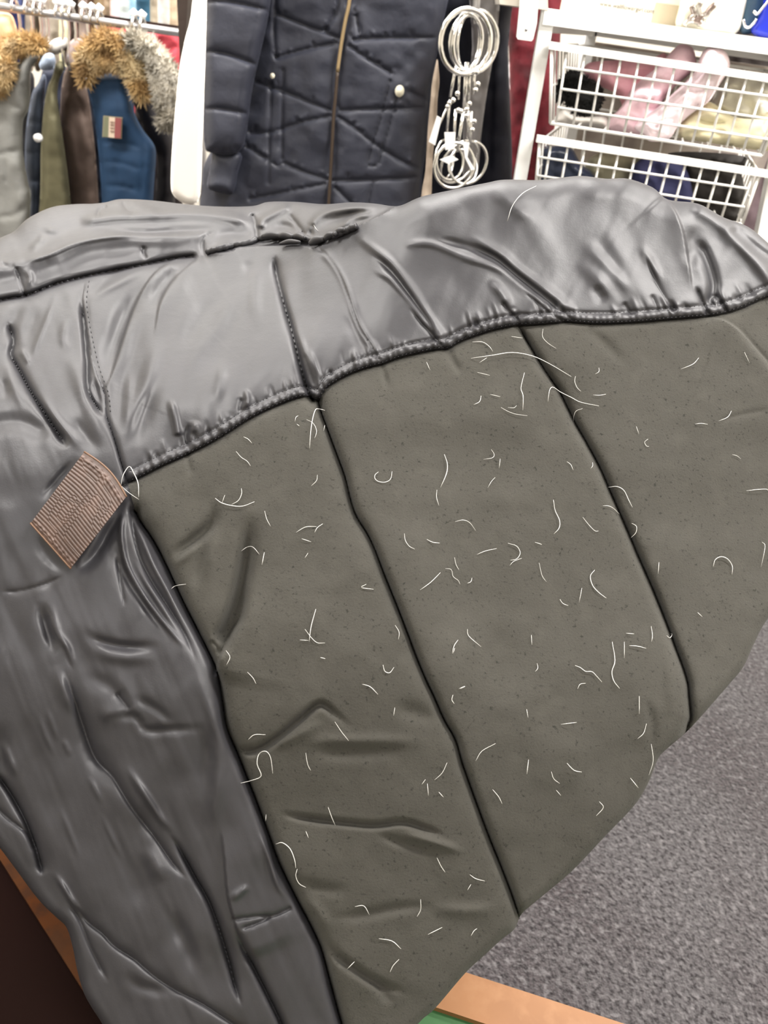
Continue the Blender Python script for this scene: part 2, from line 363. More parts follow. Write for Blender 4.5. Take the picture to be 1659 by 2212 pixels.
A(('g', 5, 6, c10([(1030,800),(1050,900),(1015,985)]))); A(('v', 3.5, 4, c10([(1000,880),(985,1000)]))); A(('g', 3, 12, c10([(860,560),(830,760),(780,960)]))); A(('g', 3, 10, c10([(120,640),(100,900),(60,1150)])))
A(('g', 3, 16, [(520,600),(480,690),(430,760),(400,820)])); A(('g', -3, 16, [(460,640),(420,700),(390,760)])); A(('g', 2.5, 14, [(560,560),(550,640),(560,720)])); A(('g', -2, 12, [(530,560),(545,600)]))
pr = random.Random(3)
for i in range(88):                        # puckers running up from the seam
    x = pr.uniform(300, 1640); y = float(fS(x)); L = pr.uniform(14, 46); lean = -.15-.4*(x-300)/1340
    A((pr.choice('gg'), pr.choice((-1, 1))*pr.uniform(.8, 2.0), pr.uniform(3, 6), [(x, y-22), (x+lean*L*.5, y-22-L*.5), (x+lean*L, y-22-L)], (0, .7)))
bx = 290
while bx < 1640:                           # small gathers between the two stitch lines
    y = float(fS(bx)); A(('g', pr.uniform(1.2, 2.6) if bx < 1190 else 1.0, pr.uniform(4, 6), [(bx-3, y-20), (bx+1, y-6)], (.05, .05))); bx += pr.uniform(11, 22)
# collar roll
A(('g', 15, 22, c1([(0,600),(190,560),(400,500),(600,420),(800,370),(1100,340),(1400,350),(1600,310),(1800,300),(2000,290)]), (0, .3)))
A(('g', 5, 5, c1([(190,560),(400,500),(600,415),(800,365),(1100,335),(1400,345),(1600,305)]), (.1, .2)))
A(('g', 12, 12, c1([(640,230),(800,200),(950,180),(1200,175),(1600,160),(1900,190),(2080,240)]), (.1, .1))); A(('g', -12, 9, c1([(760,270),(950,300),(1200,320),(1500,300),(1900,280)])))
A(('v', 4, 4, c1([(1000,50),(1050,120),(1120,160)]))); A(('g', 5, 9, c1([(1040,60),(1200,120),(1350,150)]))); A(('v', 6, 4, c1([(880,95),(820,130),(800,190)]), (.1, .1)))
A(('v', 5, 4, c1([(130,590),(170,720),(210,840)]), (.1, 0))); A(('g', 5, 8, c1([(200,600),(250,680),(230,780)]))); A(('v', 4, 4, c1([(0,560),(60,590),(130,590)])))
A(('v', 5, 4, c1([(1190,420),(1180,480),(1210,540)]))); A(('g', 4, 8, c1([(230,480),(320,400),(380,320)]))); A(('g', 3, 12, c1([(430,260),(420,330)])))
A(('v', 8, 6, c2([(520,130),(545,190),(560,300)]), (.1, 0))); A(('g', 8, 8, c2([(580,240),(600,180),(680,130),(800,75)]), (.1, .2))); A(('g', -5, 9, c2([(660,220),(760,220),(850,250)])))
A(('v', 6, 4, c2([(770,130),(820,190),(880,270)]), (.2, 0))); A(('g', 6, 8, c2([(930,280),(960,180),(1050,120),(1200,95),(1400,90)]), (.1, .2))); A(('g', -8, 10, c2([(990,240),(1050,190),(1200,150),(1350,120)])))
A(('g', 6, 6, c2([(1100,270),(1160,210),(1230,160),(1400,130)]))); A(('v', 6, 4, c2([(920,290),(935,240),(950,200)])))
A(('v', 6, 5, c2([(190,420),(180,340),(200,290),(280,250)]), (0, .3))); A(('g', 5, 9, c2([(220,400),(300,370),(400,340)])))
A(('g', -5, 10, c2([(200,310),(350,270),(540,270)])))
# left satin side
A(('v', 15, 6, c1([(60,1040),(110,1200),(92,1320),(150,1430),(270,1650),(400,1850),(500,2000),(560,2090)]), (.1, .1))); A(('g', -4, 16, c1([(200,880),(100,1060),(60,1250)])))
A(('v', 14, 5, c1([(670,850),(690,1100),(715,1400),(725,1600),(780,1720),(860,1830)]), (.15, .1))); A(('s', 4, 30, c1([(670,850),(690,1100),(715,1400),(725,1600),(780,1720)])))
A(('g', 4, 4, c1([(690,760),(690,900),(720,1120),(760,1350),(800,1500),(850,1640)]), (.1, .1)))
A(('g', -6, 8, c1([(760,1500),(800,1650),(850,1780)])))
A(('g', 3, 7, c1([(480,800),(400,1000),(300,1250),(252,1400)]))); A(('g', 3, 6, c1([(160,1260),(210,1340),(252,1410)]))); A(('g', -3, 14, c1([(330,900),(250,1080),(200,1250)])))
A(('g', 4.5, 18, c1([(450,1250),(600,1400),(700,1650),(800,1900),(900,2110)]))); A(('g', -3, 14, c1([(560,1800),(700,1980),(830,2150)])))
A(('g', 4, 9, c1([(300,1600),(400,1760),(520,1920),(690,2120)]))); A(('g', -5, 18, c1([(-100,1900),(100,1870),(250,1900),(420,2000)]), (0, .2)))
A(('g', 3, 12, c1([(60,1350),(100,1550),(230,1800)]))); A(('g', -3, 12, c1([(20,1500),(60,1700)]))); A(('g', 3, 10, c1([(560,1000),(520,1200),(600,1300)])))
A(('g', -7, 12, [(160,1245),(205,1200),(240,1142),(275,1090)])); A(('g', -5, 10, [(85,1085),(130,1030),(172,985)])); A(('g', -3, 12, [(70,1150),(105,1205),(150,1245)]))
A(('g', 4, 5, c9([(740,560),(725,700),(765,900),(900,1130),(1110,1390)]), (.1, .2))); A(('g', -3, 8, c9([(690,700),(730,900),(850,1110),(1050,1360)])))
A(('v', 4, 4, c9([(780,480),(790,620),(830,820),(900,970),(1000,1130),(1110,1310),(1180,1480)]), (.1, .2))); A(('g', 4, 6, c9([(810,600),(900,850),(1010,1060),(1120,1280)])))
A(('g', 3, 6, c9([(800,850),(880,1000),(990,1170),(1080,1330)])))
A(('v', 2.5, 4, c7([(795,0),(820,160),(850,360)]))); 
A(('g', -4, 10, c7([(560,490),(650,570),(850,620),(1120,620)]))); A(('g', 3, 14, c7([(560,620),(800,690),(1100,700)])))
A(('g', -6, 12, c7([(290,300),(300,420),(340,560),(370,690)]))); A(('g', 4, 7, c7([(330,300),(390,520),(460,640),(500,790)])));  A(('v', 2, 4, c7([(330,330),(400,540),(500,800)])))
A(('v', 3, 6, c7([(0,250),(150,240),(320,190),(450,130)]))); 
A(('v', 5, 7, c7([(430,740),(500,960),(560,1140),(650,1380),(770,1510),(900,1720),(1040,1900),(1180,2100),(1290,2230)]), (.2, .1))); A(('g', -4, 20, c7([(430,740),(560,1140),(650,1380),(900,1720)])))
A(('g', 4, 8, c7([(850,1420),(1000,1650),(1100,1800),(1200,1900)]))); A(('g', 4, 12, c7([(380,740),(430,900),(520,1120)]))); A(('g', 3, 18, c7([(650,1100),(780,1080),(880,1060)])))
A(('v', 3, 6, c7([(790,930),(890,1060)]))); A(('g', -3, 10, c7([(640,1140),(900,1095),(1000,1190),(1150,1190),(1450,1180)]))); A(('g', -3, 16, c7([(560,800),(750,900),(900,1050)]))); A(('g', -2.5, 10, c7([(900,950),(1080,1060),(1200,1170)])))
A(('g', 4, 16, c7([(1280,740),(1400,960),(1480,1200),(1500,1450),(1470,1750),(1500,2000)]))); A(('g', -3, 20, c7([(1350,1100),(1400,1400),(1350,1700)])))
for a_ in ([(250,1060),(310,1230),(380,1380)], [(320,1040),(400,1280)], [(430,1240),(480,1380)], [(680,1740),(760,1920),(850,2100)], [(400,1700),(500,1950),(560,2100)], [(600,1500),(700,1700)]): A(('g', 1.2, 6, c7(a_)))
A(('v', 12, 6, c7([(-60,1440),(70,1620),(170,1800),(230,1950),(270,2080),(290,2190)]), (.2, .1))); A(('v', 4, 5, c7([(-40,1700),(60,1800),(190,1900),(250,2020)]), (.2, .1))); A(('g', -4, 14, c7([(0,1100),(20,1400),(80,1600)])))
A(('g', 3, 8, c7([(10,1250),(60,1380),(110,1520)])))
A(('v', 13, 5, c8([(580,0),(640,80),(740,260),(820,400),(880,560),(940,760),(980,920),(1020,1040)]), (.2, .2))); A(('v', 13, 5, c8([(985,540),(1020,660),(1100,820),(1180,980),(1250,1130),(1330,1350)]), (.2, 0)))
A(('s', 5, 60, c8([(1060,760),(1000,600),(950,430),(930,330),(910,100),(890,-50)]), (.1, .3)))
A(('v', 3.5, 4, c8([(950,510),(1100,490),(1200,485),(1310,435)]), (.05, .05))); A(('v', 4, 4, c8([(1000,565),(1100,530),(1190,488)]))); A(('g', 3, 8, c8([(940,400),(1000,350),(1060,300)])))
A(('g', 4, 6, c8([(1110,-20),(1170,130),(1220,300),(1280,400)]))); A(('g', -3, 8, c8([(1150,0),(1200,150),(1250,280)])))
A(('g', 4, 6, [(112,1880),(122,1892),(147,1932),(166,1960),(188,1985)])); A(('v', 5, 6, [(132,1900),(166,1960),(190,1992),(221,2016),(249,2045),(292,2073),(334,2109),(385,2142),(437,2168),(481,2197),(560,2250)], (.2, 0)))
A(('v', 4, 5, [(138,1940),(172,1987),(194,2043),(235,2126)])); A(('g', -4, 16, c8([(560,400),(680,640),(760,900)]))); A(('g', 3, 16, c8([(430,60),(560,300)]))); A(('g', -3, 14, c8([(300,800),(420,900),(640,940)])))
# green lining
A(('g', -7, 12, c5([(700,120),(650,330),(500,480),(370,580),(260,690)]))); A(('g', -3, 12, c5([(600,470),(530,750),(500,950)]))); A(('g', 2.5, 14, c5([(740,300),(640,620),(600,900)]))); A(('g', 2.5, 9, c5([(560,470),(430,610),(300,740)])))
A(('g', -13, 17, c5([(1010,200),(985,420),(960,650),(915,900),(850,1130),(780,1290),(690,1430)]), (.4, .1)))
A(('s', 8, 60, c5([(680,1780),(715,1600),(770,1440),(830,1310),(910,1190),(950,1050),(968,900),(980,700)]), (.15, .5)))
A(('v', 12, 7, c5([(975,850),(950,1050),(910,1190),(830,1310),(770,1440),(705,1560)]), (.5, .2))); A(('v', 4, 5, c5([(640,1380),(700,1440),(720,1520)])))
A(('g', -8, 8, c6([(150,430),(250,440),(380,370),(500,270),(610,185),(690,230),(800,330)]), (.1, .4))); A(('g', 3, 12, c6([(330,430),(500,350),(640,270)])))
A(('g', -3, 16, c6([(500,440),(800,445),(1150,430)]))); A(('g', 2.5, 14, c6([(450,385),(800,385),(1250,390)]))); A(('g', -3, 20, c6([(1000,200),(1150,230),(1290,300)])))
A(('g', -6, 7, c6([(380,785),(600,820),(900,850),(1070,835),(1200,870),(1320,915)]), (.2, .2))); A(('g', 4, 9, c6([(1050,890),(1250,945),(1430,1005)]))); A(('g', -3, 10, c6([(900,890),(1100,960),(1280,1020)])))
A(('g', -3, 12, c6([(620,1370),(850,1345),(1100,1300),(1300,1310)]))); A(('g', 2.5, 14, c6([(1200,1300),(1420,1320),(1620,1300)]))); A(('g', -7, 10, c6([(610,1430),(700,1560),(800,1640),(950,1730),(1120,1780)])))
A(('g', 3, 14, c6([(500,1230),(600,1320),(680,1460)]))); A(('g', -2.5, 14, c6([(450,1150),(620,1200),(800,1210)]))); A(('g', -3, 12, c6([(900,1690),(980,1790),(1020,1850)])))
A(('v', 1.6, 6, [(1665,883),(1600,896),(1545,911)])); A(('g', -2.2, 6, [(825,790),(832,815),(836,845)], (0, .5))); A(('g', -2.2, 8, [(968,758),(982,785),(1000,815)], (0, .5))); A(('g', -2, 6, [(405,985),(409,1005),(412,1030)], (0, .5)))
A(('g', -2, 12, [(1262,705),(1310,745),(1360,800)], (.1, .5))); A(('g', -2, 10, [(1395,1500),(1410,1570),(1402,1640)])); A(('g', 2, 14, [(1440,1400),(1450,1480),(1448,1560)]))

nA = np.array([0, -.652, .758]); pA = np.array([0, .2, -.495])
YH = catmull([(-400,960),(-200,955),(0,950),(280,930),(470,880),(690,790),(960,690),(1200,645),(1659,600),(1850,580),(2100,570)], 10)
def coat_base(X, Y):
    d = ray(X, Y); tA = (nA@pA)/(d@nA)
    yh = np.interp(X, YH[:, 0], YH[:, 1])
    dh = ray(X, yh); th = (nA@pA)/(dh@nA); ph = dh*th[..., None]
    ang = np.radians(12+32*sm((X-560)/520.0)); nB = np.stack([np.zeros_like(ang), -np.sin(ang), np.cos(ang)], -1)
    tB = np.sum(nB*ph, -1)/np.minimum(np.sum(nB*d, -1), -.12)
    k = .011; t = tA+k*np.logaddexp(0, (tB-tA)/k)-k*math.log(2)
    yc = 1500.0; dc = ray(X, np.full_like(X, yc)); tc = (nA@pA)/(dc@nA); pc = dc*tc[..., None]
    an = math.radians(56); nC = np.array([0, -math.sin(an), math.cos(an)])
    tC = (pc@nC)/(d@nC); wc = 1/(1+np.exp(-(Y-yc)/80.0)); t = t*(1-wc)+tC*wc
    t = t + .028*((X-780)/880.0)**2
    return t, d
def coat_h(X, Y):
    """height over the base in metres"""
    h = strokes_eval(X, Y, ST)
    satin = (Y < np.interp(X, np.array(S1p)[:, 0], np.array(S1p)[:, 1])) | (X < np.interp(Y, np.array(Lp)[:, 1], np.array(Lp)[:, 0]))
    left = X < np.interp(Y, np.array(Lp)[:, 1], np.array(Lp)[:, 0])
    wr = sm((X-650)/350.)
    d1 = np.abs(Y-fS(X)); d2 = np.abs(X-fL(Y))
    fade = sm(d1/40)*sm(d2/40)
    # puffed channels
    px_ = np.where(Y < 560, 0, 1)
    h += np.where(satin, (noise(X, Y, 95, 1)*3.0+noise(X+Y*.3, Y*.55, 38, 2)*.8+noise(X*1.2+Y*.5, Y*.4, 17, 3)*.10+np.where(left, noise((X*.91-Y*.42)/.17, (X*.42+Y*.91), 150, 6)*.7+noise((X*.94-Y*.34)/.12, (X*.34+Y*.94), 90, 7)*.12, (1-wr)*noise((X+Y*.1)/.24, Y, 130, 8)*.9+wr*(noise((X*.86-Y*.51)/.28, X*.51+Y*.86, 140, 10)*.9+noise(X, Y, 70, 12)*.6))), noise(X, Y, 110, 4)*1.8+noise(X, Y, 30, 5)*.25)*(.25+.75*fade)
    return h*.001
def edge_round(X, Y):
    e = np.zeros(X.shape)
    for pl, R, D in ((TOP, 46, .018), (HEM, 20, .007), (LOW, 22, .008)):
        pl = np.array(pl); m = (X > pl[:, 0].min()-R) & (Y > pl[:, 1].min()-R) & (Y < pl[:, 1].max()+R)
        if not m.any(): continue
        s = np.clip(polydist(X[m], Y[m], pl)[0]/R, 0, 1); e[m] += D*(1-np.sqrt(np.clip(1-(1-s)**2, 0, 1)))
    return e
def coat_point(px, py, lift=0.0):
    X = np.atleast_1d(np.asarray(px, float)); Y = np.atleast_1d(np.asarray(py, float))
    t, d = coat_base(X, Y); t = t - coat_h(X, Y) + edge_round(X, Y) - lift
    return EYE + d*t[:, None]
step = 3.0
gx = np.arange(-262, 1914, step); gy = np.arange(372, 2452, step)
X, Y = np.meshgrid(gx, gy, indexing='ij')
# snap the grid to the sewn boundaries
m = np.abs(Y-fT(X)) < step*.5+.01; Y = np.where(m & (X < 905), fT(X), Y)
b = fS(X); m = (np.abs(Y-b) < step*.5+.01) & (X > 262); Y = np.where(m, b, Y)
for fn, lo, hi in ((fL, 580, 2452), (fG1, 858, 2060), (fG2, 705, 1640)):
    b = fn(Y); m = (np.abs(X-b) < step*.5+.01) & (Y > lo) & (Y < hi); X = np.where(m, b, X)
X, Y, cells, used = grid_cells(X, Y, OUT)
XU, YU = X[used], Y[used]
PU = coat_point(XU, YU)
idx = -np.ones(X.shape, int); idx[used] = np.arange(used.sum())
ii, jj = np.nonzero(cells)
q = np.stack([idx[ii, jj], idx[ii, jj+1], idx[ii+1, jj+1], idx[ii+1, jj]], 1)
cx = (XU[q]).mean(1); cy = (YU[q]).mean(1)
reg = np.full(len(q), 1)                                     # yoke
reg[(cy > fS(cx)) & (cx > 262)] = 2
reg[(cx < fL(cy)) & (cy > fT(cx))] = 0
reg[(cy < fT(cx)) & (cx < 905)] = 6
grn = (reg == 2)
reg[grn & (cx > fG1(cy))] = 3; reg[grn & (cx > fG2(cy))] = 4
g3 = np.interp(cx, _g3[:, 0], _g3[:, 1]); reg[grn & (cx > 1500) & (cy < g3)] = 5
reg[grn & (cx > 1750)] = 5
coat = thing('winter_coat', 'large padded coat lying inside out, grey satin lining and dark green panels', 'coat')
for rid, nm, mt, lb in ((0, 'side_lining', 'satin', 'wrinkled grey satin side with a brown tape loop'), (1, 'yoke_lining', 'satin', 'smooth grey satin band above the green panels'),
                        (6, 'gathered_collar', 'satin', 'rolled grey satin edge gathered by elastic'), (2, 'quilted_channel', 'felt', None),
                        (3, 'quilted_channel', 'felt', None), (4, 'quilted_channel', 'felt', None), (5, 'quilted_channel', 'felt', None)):
    qq = q[reg == rid]
    if not len(qq): continue
    u, inv = np.unique(qq, return_inverse=True)
    o = link(nm, npmesh(nm, PU[u], inv.reshape(-1, 4)), M[mt], coat)
    if lb: o['label'] = lb
# outer shell closing the body behind
pl = np.array(OUT); sel = np.linspace(0, len(pl)-1, 420).astype(int); pl = pl[sel]; cen = np.array([820., 1250.])
rings = []
for sc, dz in ((1.0, 0.001), (1.0, .012), (.985, .03), (.95, .05), (.85, .07), (.6, .085), (.3, .09)):
    pp = cen+(pl-cen)*sc; base = coat_point(pl[:, 0], pl[:, 1]) if sc == 1.0 else None
    t, d = coat_base(pp[:, 0], pp[:, 1]); e0 = edge_round(pl[:, 0], pl[:, 1])
    if sc == 1.0: rings.append(base+d*dz)
    else: rings.append(EYE+d*(t+e0+dz+.01)[:, None])
n = len(pl); v = np.vstack(rings+[(EYE+ray(820, 1250)*(coat_base(np.array([820.]), np.array([1250.]))[0][0]+.1))[None]])
f = [[k*n+i, (k+1)*n+i, (k+1)*n+(i+1) % n, k*n+(i+1) % n] for k in range(len(rings)-1) for i in range(n)]
K = len(rings)-1; f += [[K*n+i, len(v)-1, K*n+(i+1) % n] for i in range(n)]
build('outer_shell', (v, f), M['shell'], coat)
# stitches
def stitches(pl, gap, ln, r, lift, name='stitching'):
    pl = np.array(pl); seg = np.linalg.norm(np.diff(pl, axis=0), axis=1); cum = np.concatenate([[0], np.cumsum(seg)])
    s = np.arange(4, cum[-1]-4, gap); A0 = np.stack([np.interp(s, cum, pl[:, 0]), np.interp(s, cum, pl[:, 1])], 1)
    B0 = np.stack([np.interp(s+ln, cum, pl[:, 0]), np.interp(s+ln, cum, pl[:, 1])], 1)
    a = coat_point(A0[:, 0], A0[:, 1], lift*.2); b_ = coat_point(B0[:, 0], B0[:, 1], lift*.2); mm = coat_point(*(((A0+B0)/2).T), lift)
    parts = [tube([a[i], mm[i], b_[i]], [r*.4, r, r*.4], 5) for i in range(len(s))]
    return tag(build(name, join(*parts), M['stitch'], coat), kind='stuff')
vis = [p for p in S1p if 278 < p[0] < 1700]
stitches([(x, y-5) for x, y in vis], 9, 6, .00035, .0016)
stitches([(x-4, y-25) for x, y in vis], 9, 6, .00035, .0008)
stitches([(x+9, y) for x, y in Lp if 600 < y < 900], 11, 6, .00035, .0010)
# dark elastic gathers between yoke and collar
gp = [(446,545),(470,538),(500,530),(530,526),(562,515),(590,510),(625,512),(655,514),(690,522),(715,512),(742,500),(770,488)]
gpd = catmull(gp, 8); pts = coat_point(gpd[:, 0], gpd[:, 1], .004)
build('gathered_seam', tube(pts, [.0022+.0010*abs(math.sin(i*.9)) for i in range(len(pts))], 8), M['satin'], coat)
for k, (x0, y0, x1, y1, r) in enumerate([(566,512,606,509,.0036),(602,510,634,512,.0032),(634,511,658,514,.003),(604,527,648,523,.0022),(668,527,700,516,.0036),(700,517,722,506,.0030),(722,508,744,496,.0028)]):
    a = catmull([(x0, y0), ((x0+x1)/2, (y0+y1)/2-3), (x1, y1)], 4); p_ = coat_point(a[:, 0], a[:, 1], .014); mlen = len(p_)
    build('gather', tube(p_, [r*(.35+.65*math.sin(math.pi*(i+.6)/(mlen+.2))) for i in range(mlen)], 10), M['satin'], coat)

# brown grosgrain loop tape
qa, qb, qc, qd = [np.array(p, float) for p in ((182,976),(273,1073),(153,1228),(66,1130))]   # a-b short side (top right), d-c short side (bottom)
nu, nv = 110, 200
u, v_ = np.meshgrid(np.linspace(0, 1, nu), np.linspace(0, 1, nv), indexing='ij')
bow = .05*np.sin(np.pi*u)*(1-v_)
Q = (qa*(1-u)[..., None]+qb*u[..., None])*(1-v_)[..., None]+(qd*(1-u)[..., None]+qc*u[..., None])*v_[..., None]
Q[..., 0] += 8*np.sin(np.pi*u)*(1-v_)**3; Q[..., 1] -= 8*np.sin(np.pi*u)*(1-v_)**3
cb, _ = coat_base(Q[..., 0].ravel(), Q[..., 1].ravel()); dd = ray(Q[..., 0], Q[..., 1])
cent = coat_base(np.array([170.]), np.array([1100.]))[0][0]
shift = .5*np.floor(noise(u*3, v_*3, 1.0, 9)*1.5+(v_+u*.4 > .62)*1.0+(u > .45)*.6)
rib = np.abs(np.sin(np.pi*(v_*26+shift+.25*np.sin(u*5))))
thr = .5+.5*np.sin(u*2*np.pi*40)
hh = .0007*rib+.00018*thr*rib
endz = np.exp(-((v_-.075)/.02)**2)+np.exp(-((v_-.95)/.018)**2)
hh = np.where((v_ < .05) | (v_ > .975), .0002, hh)+.0012*endz*(.5+.5*np.sin(u*2*np.pi*9))
lift = .007+.006*u*np.sin(np.pi*v_)+.004*u
tt = cb.reshape(u.shape)-lift-hh
top = EYE+dd*tt[..., None]; bot = EYE+dd*(tt+hh+.0016)[..., None]
I = np.arange(nu*nv).reshape(nu, nv); N_ = nu*nv
f1 = np.stack([I[:-1, :-1], I[:-1, 1:], I[1:, 1:], I[1:, :-1]], -1).reshape(-1, 4)
rim = np.concatenate([I[0, :], I[1:, -1], I[-1, ::-1][1:], I[::-1, 0][1:-1]])
f3 = np.stack([rim, rim+N_, np.roll(rim, -1)+N_, np.roll(rim, -1)], -1)
tape = link('hanging_loop', npmesh('hanging_loop', np.vstack([top.reshape(-1, 3), bot.reshape(-1, 3)]), np.vstack([f1, f1[:, ::-1]+N_, f3])), M['tape'], coat)
tape['label'] = 'brown ribbed tape sewn on the grey lining'
for (s0, s1) in ((qa, qb), (qd, qc)):
    w_ = [s0*(1-k)+s1*k for k in np.linspace(0.0, 1, 14)]; w_ = np.array(w_)
    if s0 is qa: w_ = w_+np.stack([8*np.sin(np.pi*np.linspace(0, 1, 14)), -8*np.sin(np.pi*np.linspace(0, 1, 14))], 1)
    t_, d_ = coat_base(w_[:, 0], w_[:, 1]); uu = np.linspace(0, 1, 14)
    build('selvedge', tube(EYE+d_*(t_-.0072-.004*uu)[:, None], .0007, 6), M['tape_edge'], tape)

# ------------------------------------------------------------------ hairs on the cloth
def L_(s): return [[tuple(float(a) for a in p.split(',')) for p in ln.split()] for ln in s.strip().split('\n') if ln.strip()]
HS = []
def H(ox, oy, s, txt):
    for l in L_(txt): HS.append(C(l, ox, oy, s))
H(500, 800, .42194, """478,205 450,198 430,202 415,250 405,320 400,400
385,252 415,268 432,295 435,320 425,348
342,232 330,240 325,262
335,275 348,285
478,280 472,310
62,340 85,352 104,372
24,415 50,445 80,465 98,490
440,535 435,565 408,592
752,520 735,535 735,555 755,570 790,572 815,555 822,518
1090,430 1105,480 1100,530 1070,600
1052,612 1050,650 1062,692
1330,405 1345,430 1335,448 1290,456
1376,453 1370,500
1350,548 1330,570 1313,600
1380,190 1420,212 1460,225 1515,232
1325,123 1376,135
1278,130 1270,160 1240,176
1500,12 1482,90 1493,130 1492,205
1415,190 1445,192 1460,180
170,720 180,760 200,798
330,830 380,802 435,800
468,785 440,805 425,830
360,862 408,878
50,925 80,905 110,905 143,942
168,932 156,995
392,935 376,960
690,1095 665,1112 728,1121
432,1222 408,1310 398,1388
376,1325 410,1370 440,1395 478,1395
350,1380 395,1383
838,1305 858,1340 855,1378
885,835 890,870 910,900 938,915
1000,865 1030,880 1066,884
1145,775 1185,766 1220,780 1250,820
1358,912 1300,925 1256,943
1415,885 1460,900 1478,935 1460,965 1428,972
1486,962 1445,978 1424,1000
1555,880 1588,892
1575,985 1590,1050 1612,1082
1142,958 1150,995 1165,1022
1095,1015 1125,1020 1135,1055 1160,1075 1170,1095
1070,1035 1020,1085 965,1125
1232,1062 1225,1082 1208,1090
1208,1325 1215,1360 1278,1415
1160,1380 1140,1410 1130,1450
1535,1355 1538,1405
1565,1500 1568,1525 1555,1542
776,1508 785,1540 810,1548 832,1520
670,1607 710,1620 750,1659
82,1545 110,1575 126,1605
455,1470 480,1476
1165,1630 1195,1617""")
H(1100, 800, .33695, """248,200 258,130 280,108 330,140 400,175 460,205 575,228
425,38 420,70 435,110 460,135
538,158 580,160 620,153
470,245 430,260 415,290 412,325
1425,260 1400,300 1342,325
815,360 832,410
890,440 868,460 880,485 895,488
1190,345 1230,340 1272,346
1430,540 1460,548 1485,568
370,585 395,605 410,640
535,590 535,612 522,630
635,750 690,745 735,770 765,830 790,878
600,868 640,870 675,890 706,922
785,980 815,1000 812,1040 780,1074
283,830 295,900 322,960 320,1010 285,1050
472,942 510,990 548,1028 572,1030
1308,1258 1320,1215 1358,1195 1400,1210 1430,1255 1428,1308
1520,772 1580,765 1648,762 1662,775
548,1280 520,1320 535,1380 575,1425 622,1460
466,1395 448,1488
325,1468 345,1495 378,1508
1208,1552 1238,1580
1010,1700 1030,1715 1045,1692 1035,1690
910,1640 918,1700 912,1740
750,1685 800,1690
770,1765 820,1768 878,1782
738,1740 738,1845
660,1740 678,1860 658,1930 670,1990 708,2040
422,1892 455,1905 490,1930 530,1932 560,1960 594,1998
490,2006 455,2012 438,2042
1620,1100 1640,1130 1615,1260
960,1230 955,1305
165,1102 208,1115""")
H(760, 380, .54189, """475,727 560,715 640,704 720,718 790,750 875,800
480,662 520,662 548,680 562,700
508,745 538,725
735,40 680,70 640,120 620,180
298,742 312,775
500,783 550,795
1383,725 1360,750 1312,770
762,610 760,640 780,665 815,688
635,640 680,646
985,765 985,780 970,790
1565,702 1585,745""")
H(0, 1400, .48216, """1012,10 1030,40 1015,75
1112,410 1140,388 1190,388
1078,605 1130,592 1170,572 1152,520 1160,475 1190,462 1212,490 1222,562
1500,330 1530,375 1562,415
1370,470 1378,520 1392,548
1470,712 1485,755 1502,795
1235,878 1265,872 1300,900 1320,950 1325,985
1332,990 1325,1020 1340,1055 1370,1072
1370,820 1382,850
1590,1158 1630,1155 1655,1195
1192,745 1190,775
1555,1438 1588,1405""")
H(800, 1400, .51778, """345,195 340,215 350,232
375,170 395,160
652,255 658,290
795,318 860,310
440,470 465,430 522,398
660,465 653,525
820,480 850,510 882,517
102,248 97,282
320,478 300,520 268,550
215,568 230,548
238,565 242,615
285,600 305,622
510,590 535,620 550,650
755,515 765,545 790,565
775,592 795,615
1122,200 1122,275
1152,315 1140,355 1115,378
1172,400 1180,470 1162,530
1085,542 1118,583
955,640 972,665 942,700
278,875 295,910 312,935
415,945 440,962 478,972
210,1048 210,1090 195,1120
420,985 405,1010
35,1212 90,1222 128,1255
120,1298 95,1325 82,1352
300,1165 240,1195
420,1200 432,1180 445,1170
345,22 352,0""")
H(0, 900, .3617, """722,410 735,350 772,298 800,340 825,400 828,480
722,412 770,455 830,495
1110,1000 1050,1010 1022,1028""")
H(300, 1050, .2411, """685,110 740,150 830,175 930,180 1035,140
918,20 920,70 890,130 830,165
770,80 745,150""")
H(380, 420, .3134, """950,210 965,235 985,255""")
BIG = {  # start pixel of a hair -> its own label
 (1017, 774): ('longest pale hair, arching across the second quilt seam just under the satin seam', .00042),
 (1158, 402): ('long pale hair lying alone on the smooth grey satin ridge', .0004),
 (1184, 867): ('hooked pale hair arched over the second quilt seam above the green middle', .00038),
 (702, 886): ('hooked pale hair at the top of the first quilt seam below the satin corner', .0004),
 (261, 1048): ('pointed white thread loop sticking up beside the brown tape', .00042),
 (520, 1692): ('pale hair bent into an arch beside the satin edge at mid left', .00035),
 (595, 1823): ('wavy pale hair hanging from the satin edge at lower left', .00036),
 (1322, 1386): ('long kinked pale hair near the lower end of the second quilt seam', .0004),
 (817, 1019): ('pale hair curled into a cup in the middle green panel', .00034),
 (960, 981): ('curved thick pale hair in the upper middle of the green lining', .0004),
 (682, 1316): ('straight pale hair crossed by a thin one on the left green panel', .00036),
 (1541, 1224): ('pale hair shaped like a horseshoe on the right green panel', .0004),
 (1133, 805): ('upright kinked pale hair below the longest arching hair', .00036),
 (1285, 1231): ('pale hair shaped like a bracket left of the second quilt seam', .0004),
 (1195, 1080): ('thick hooked pale hair in the upper right of the middle green panel', .0004),
 (465, 1077): ('smile-shaped pale hair on the left green panel near the satin seam', .0004),
 (1242, 1437): ('zigzag pale hair left of the lower second quilt seam', .00034),
 (1314, 1053): ('pale hair curving out of the second quilt seam at its middle', .00036),
}
seen = set(); HAIRS = []
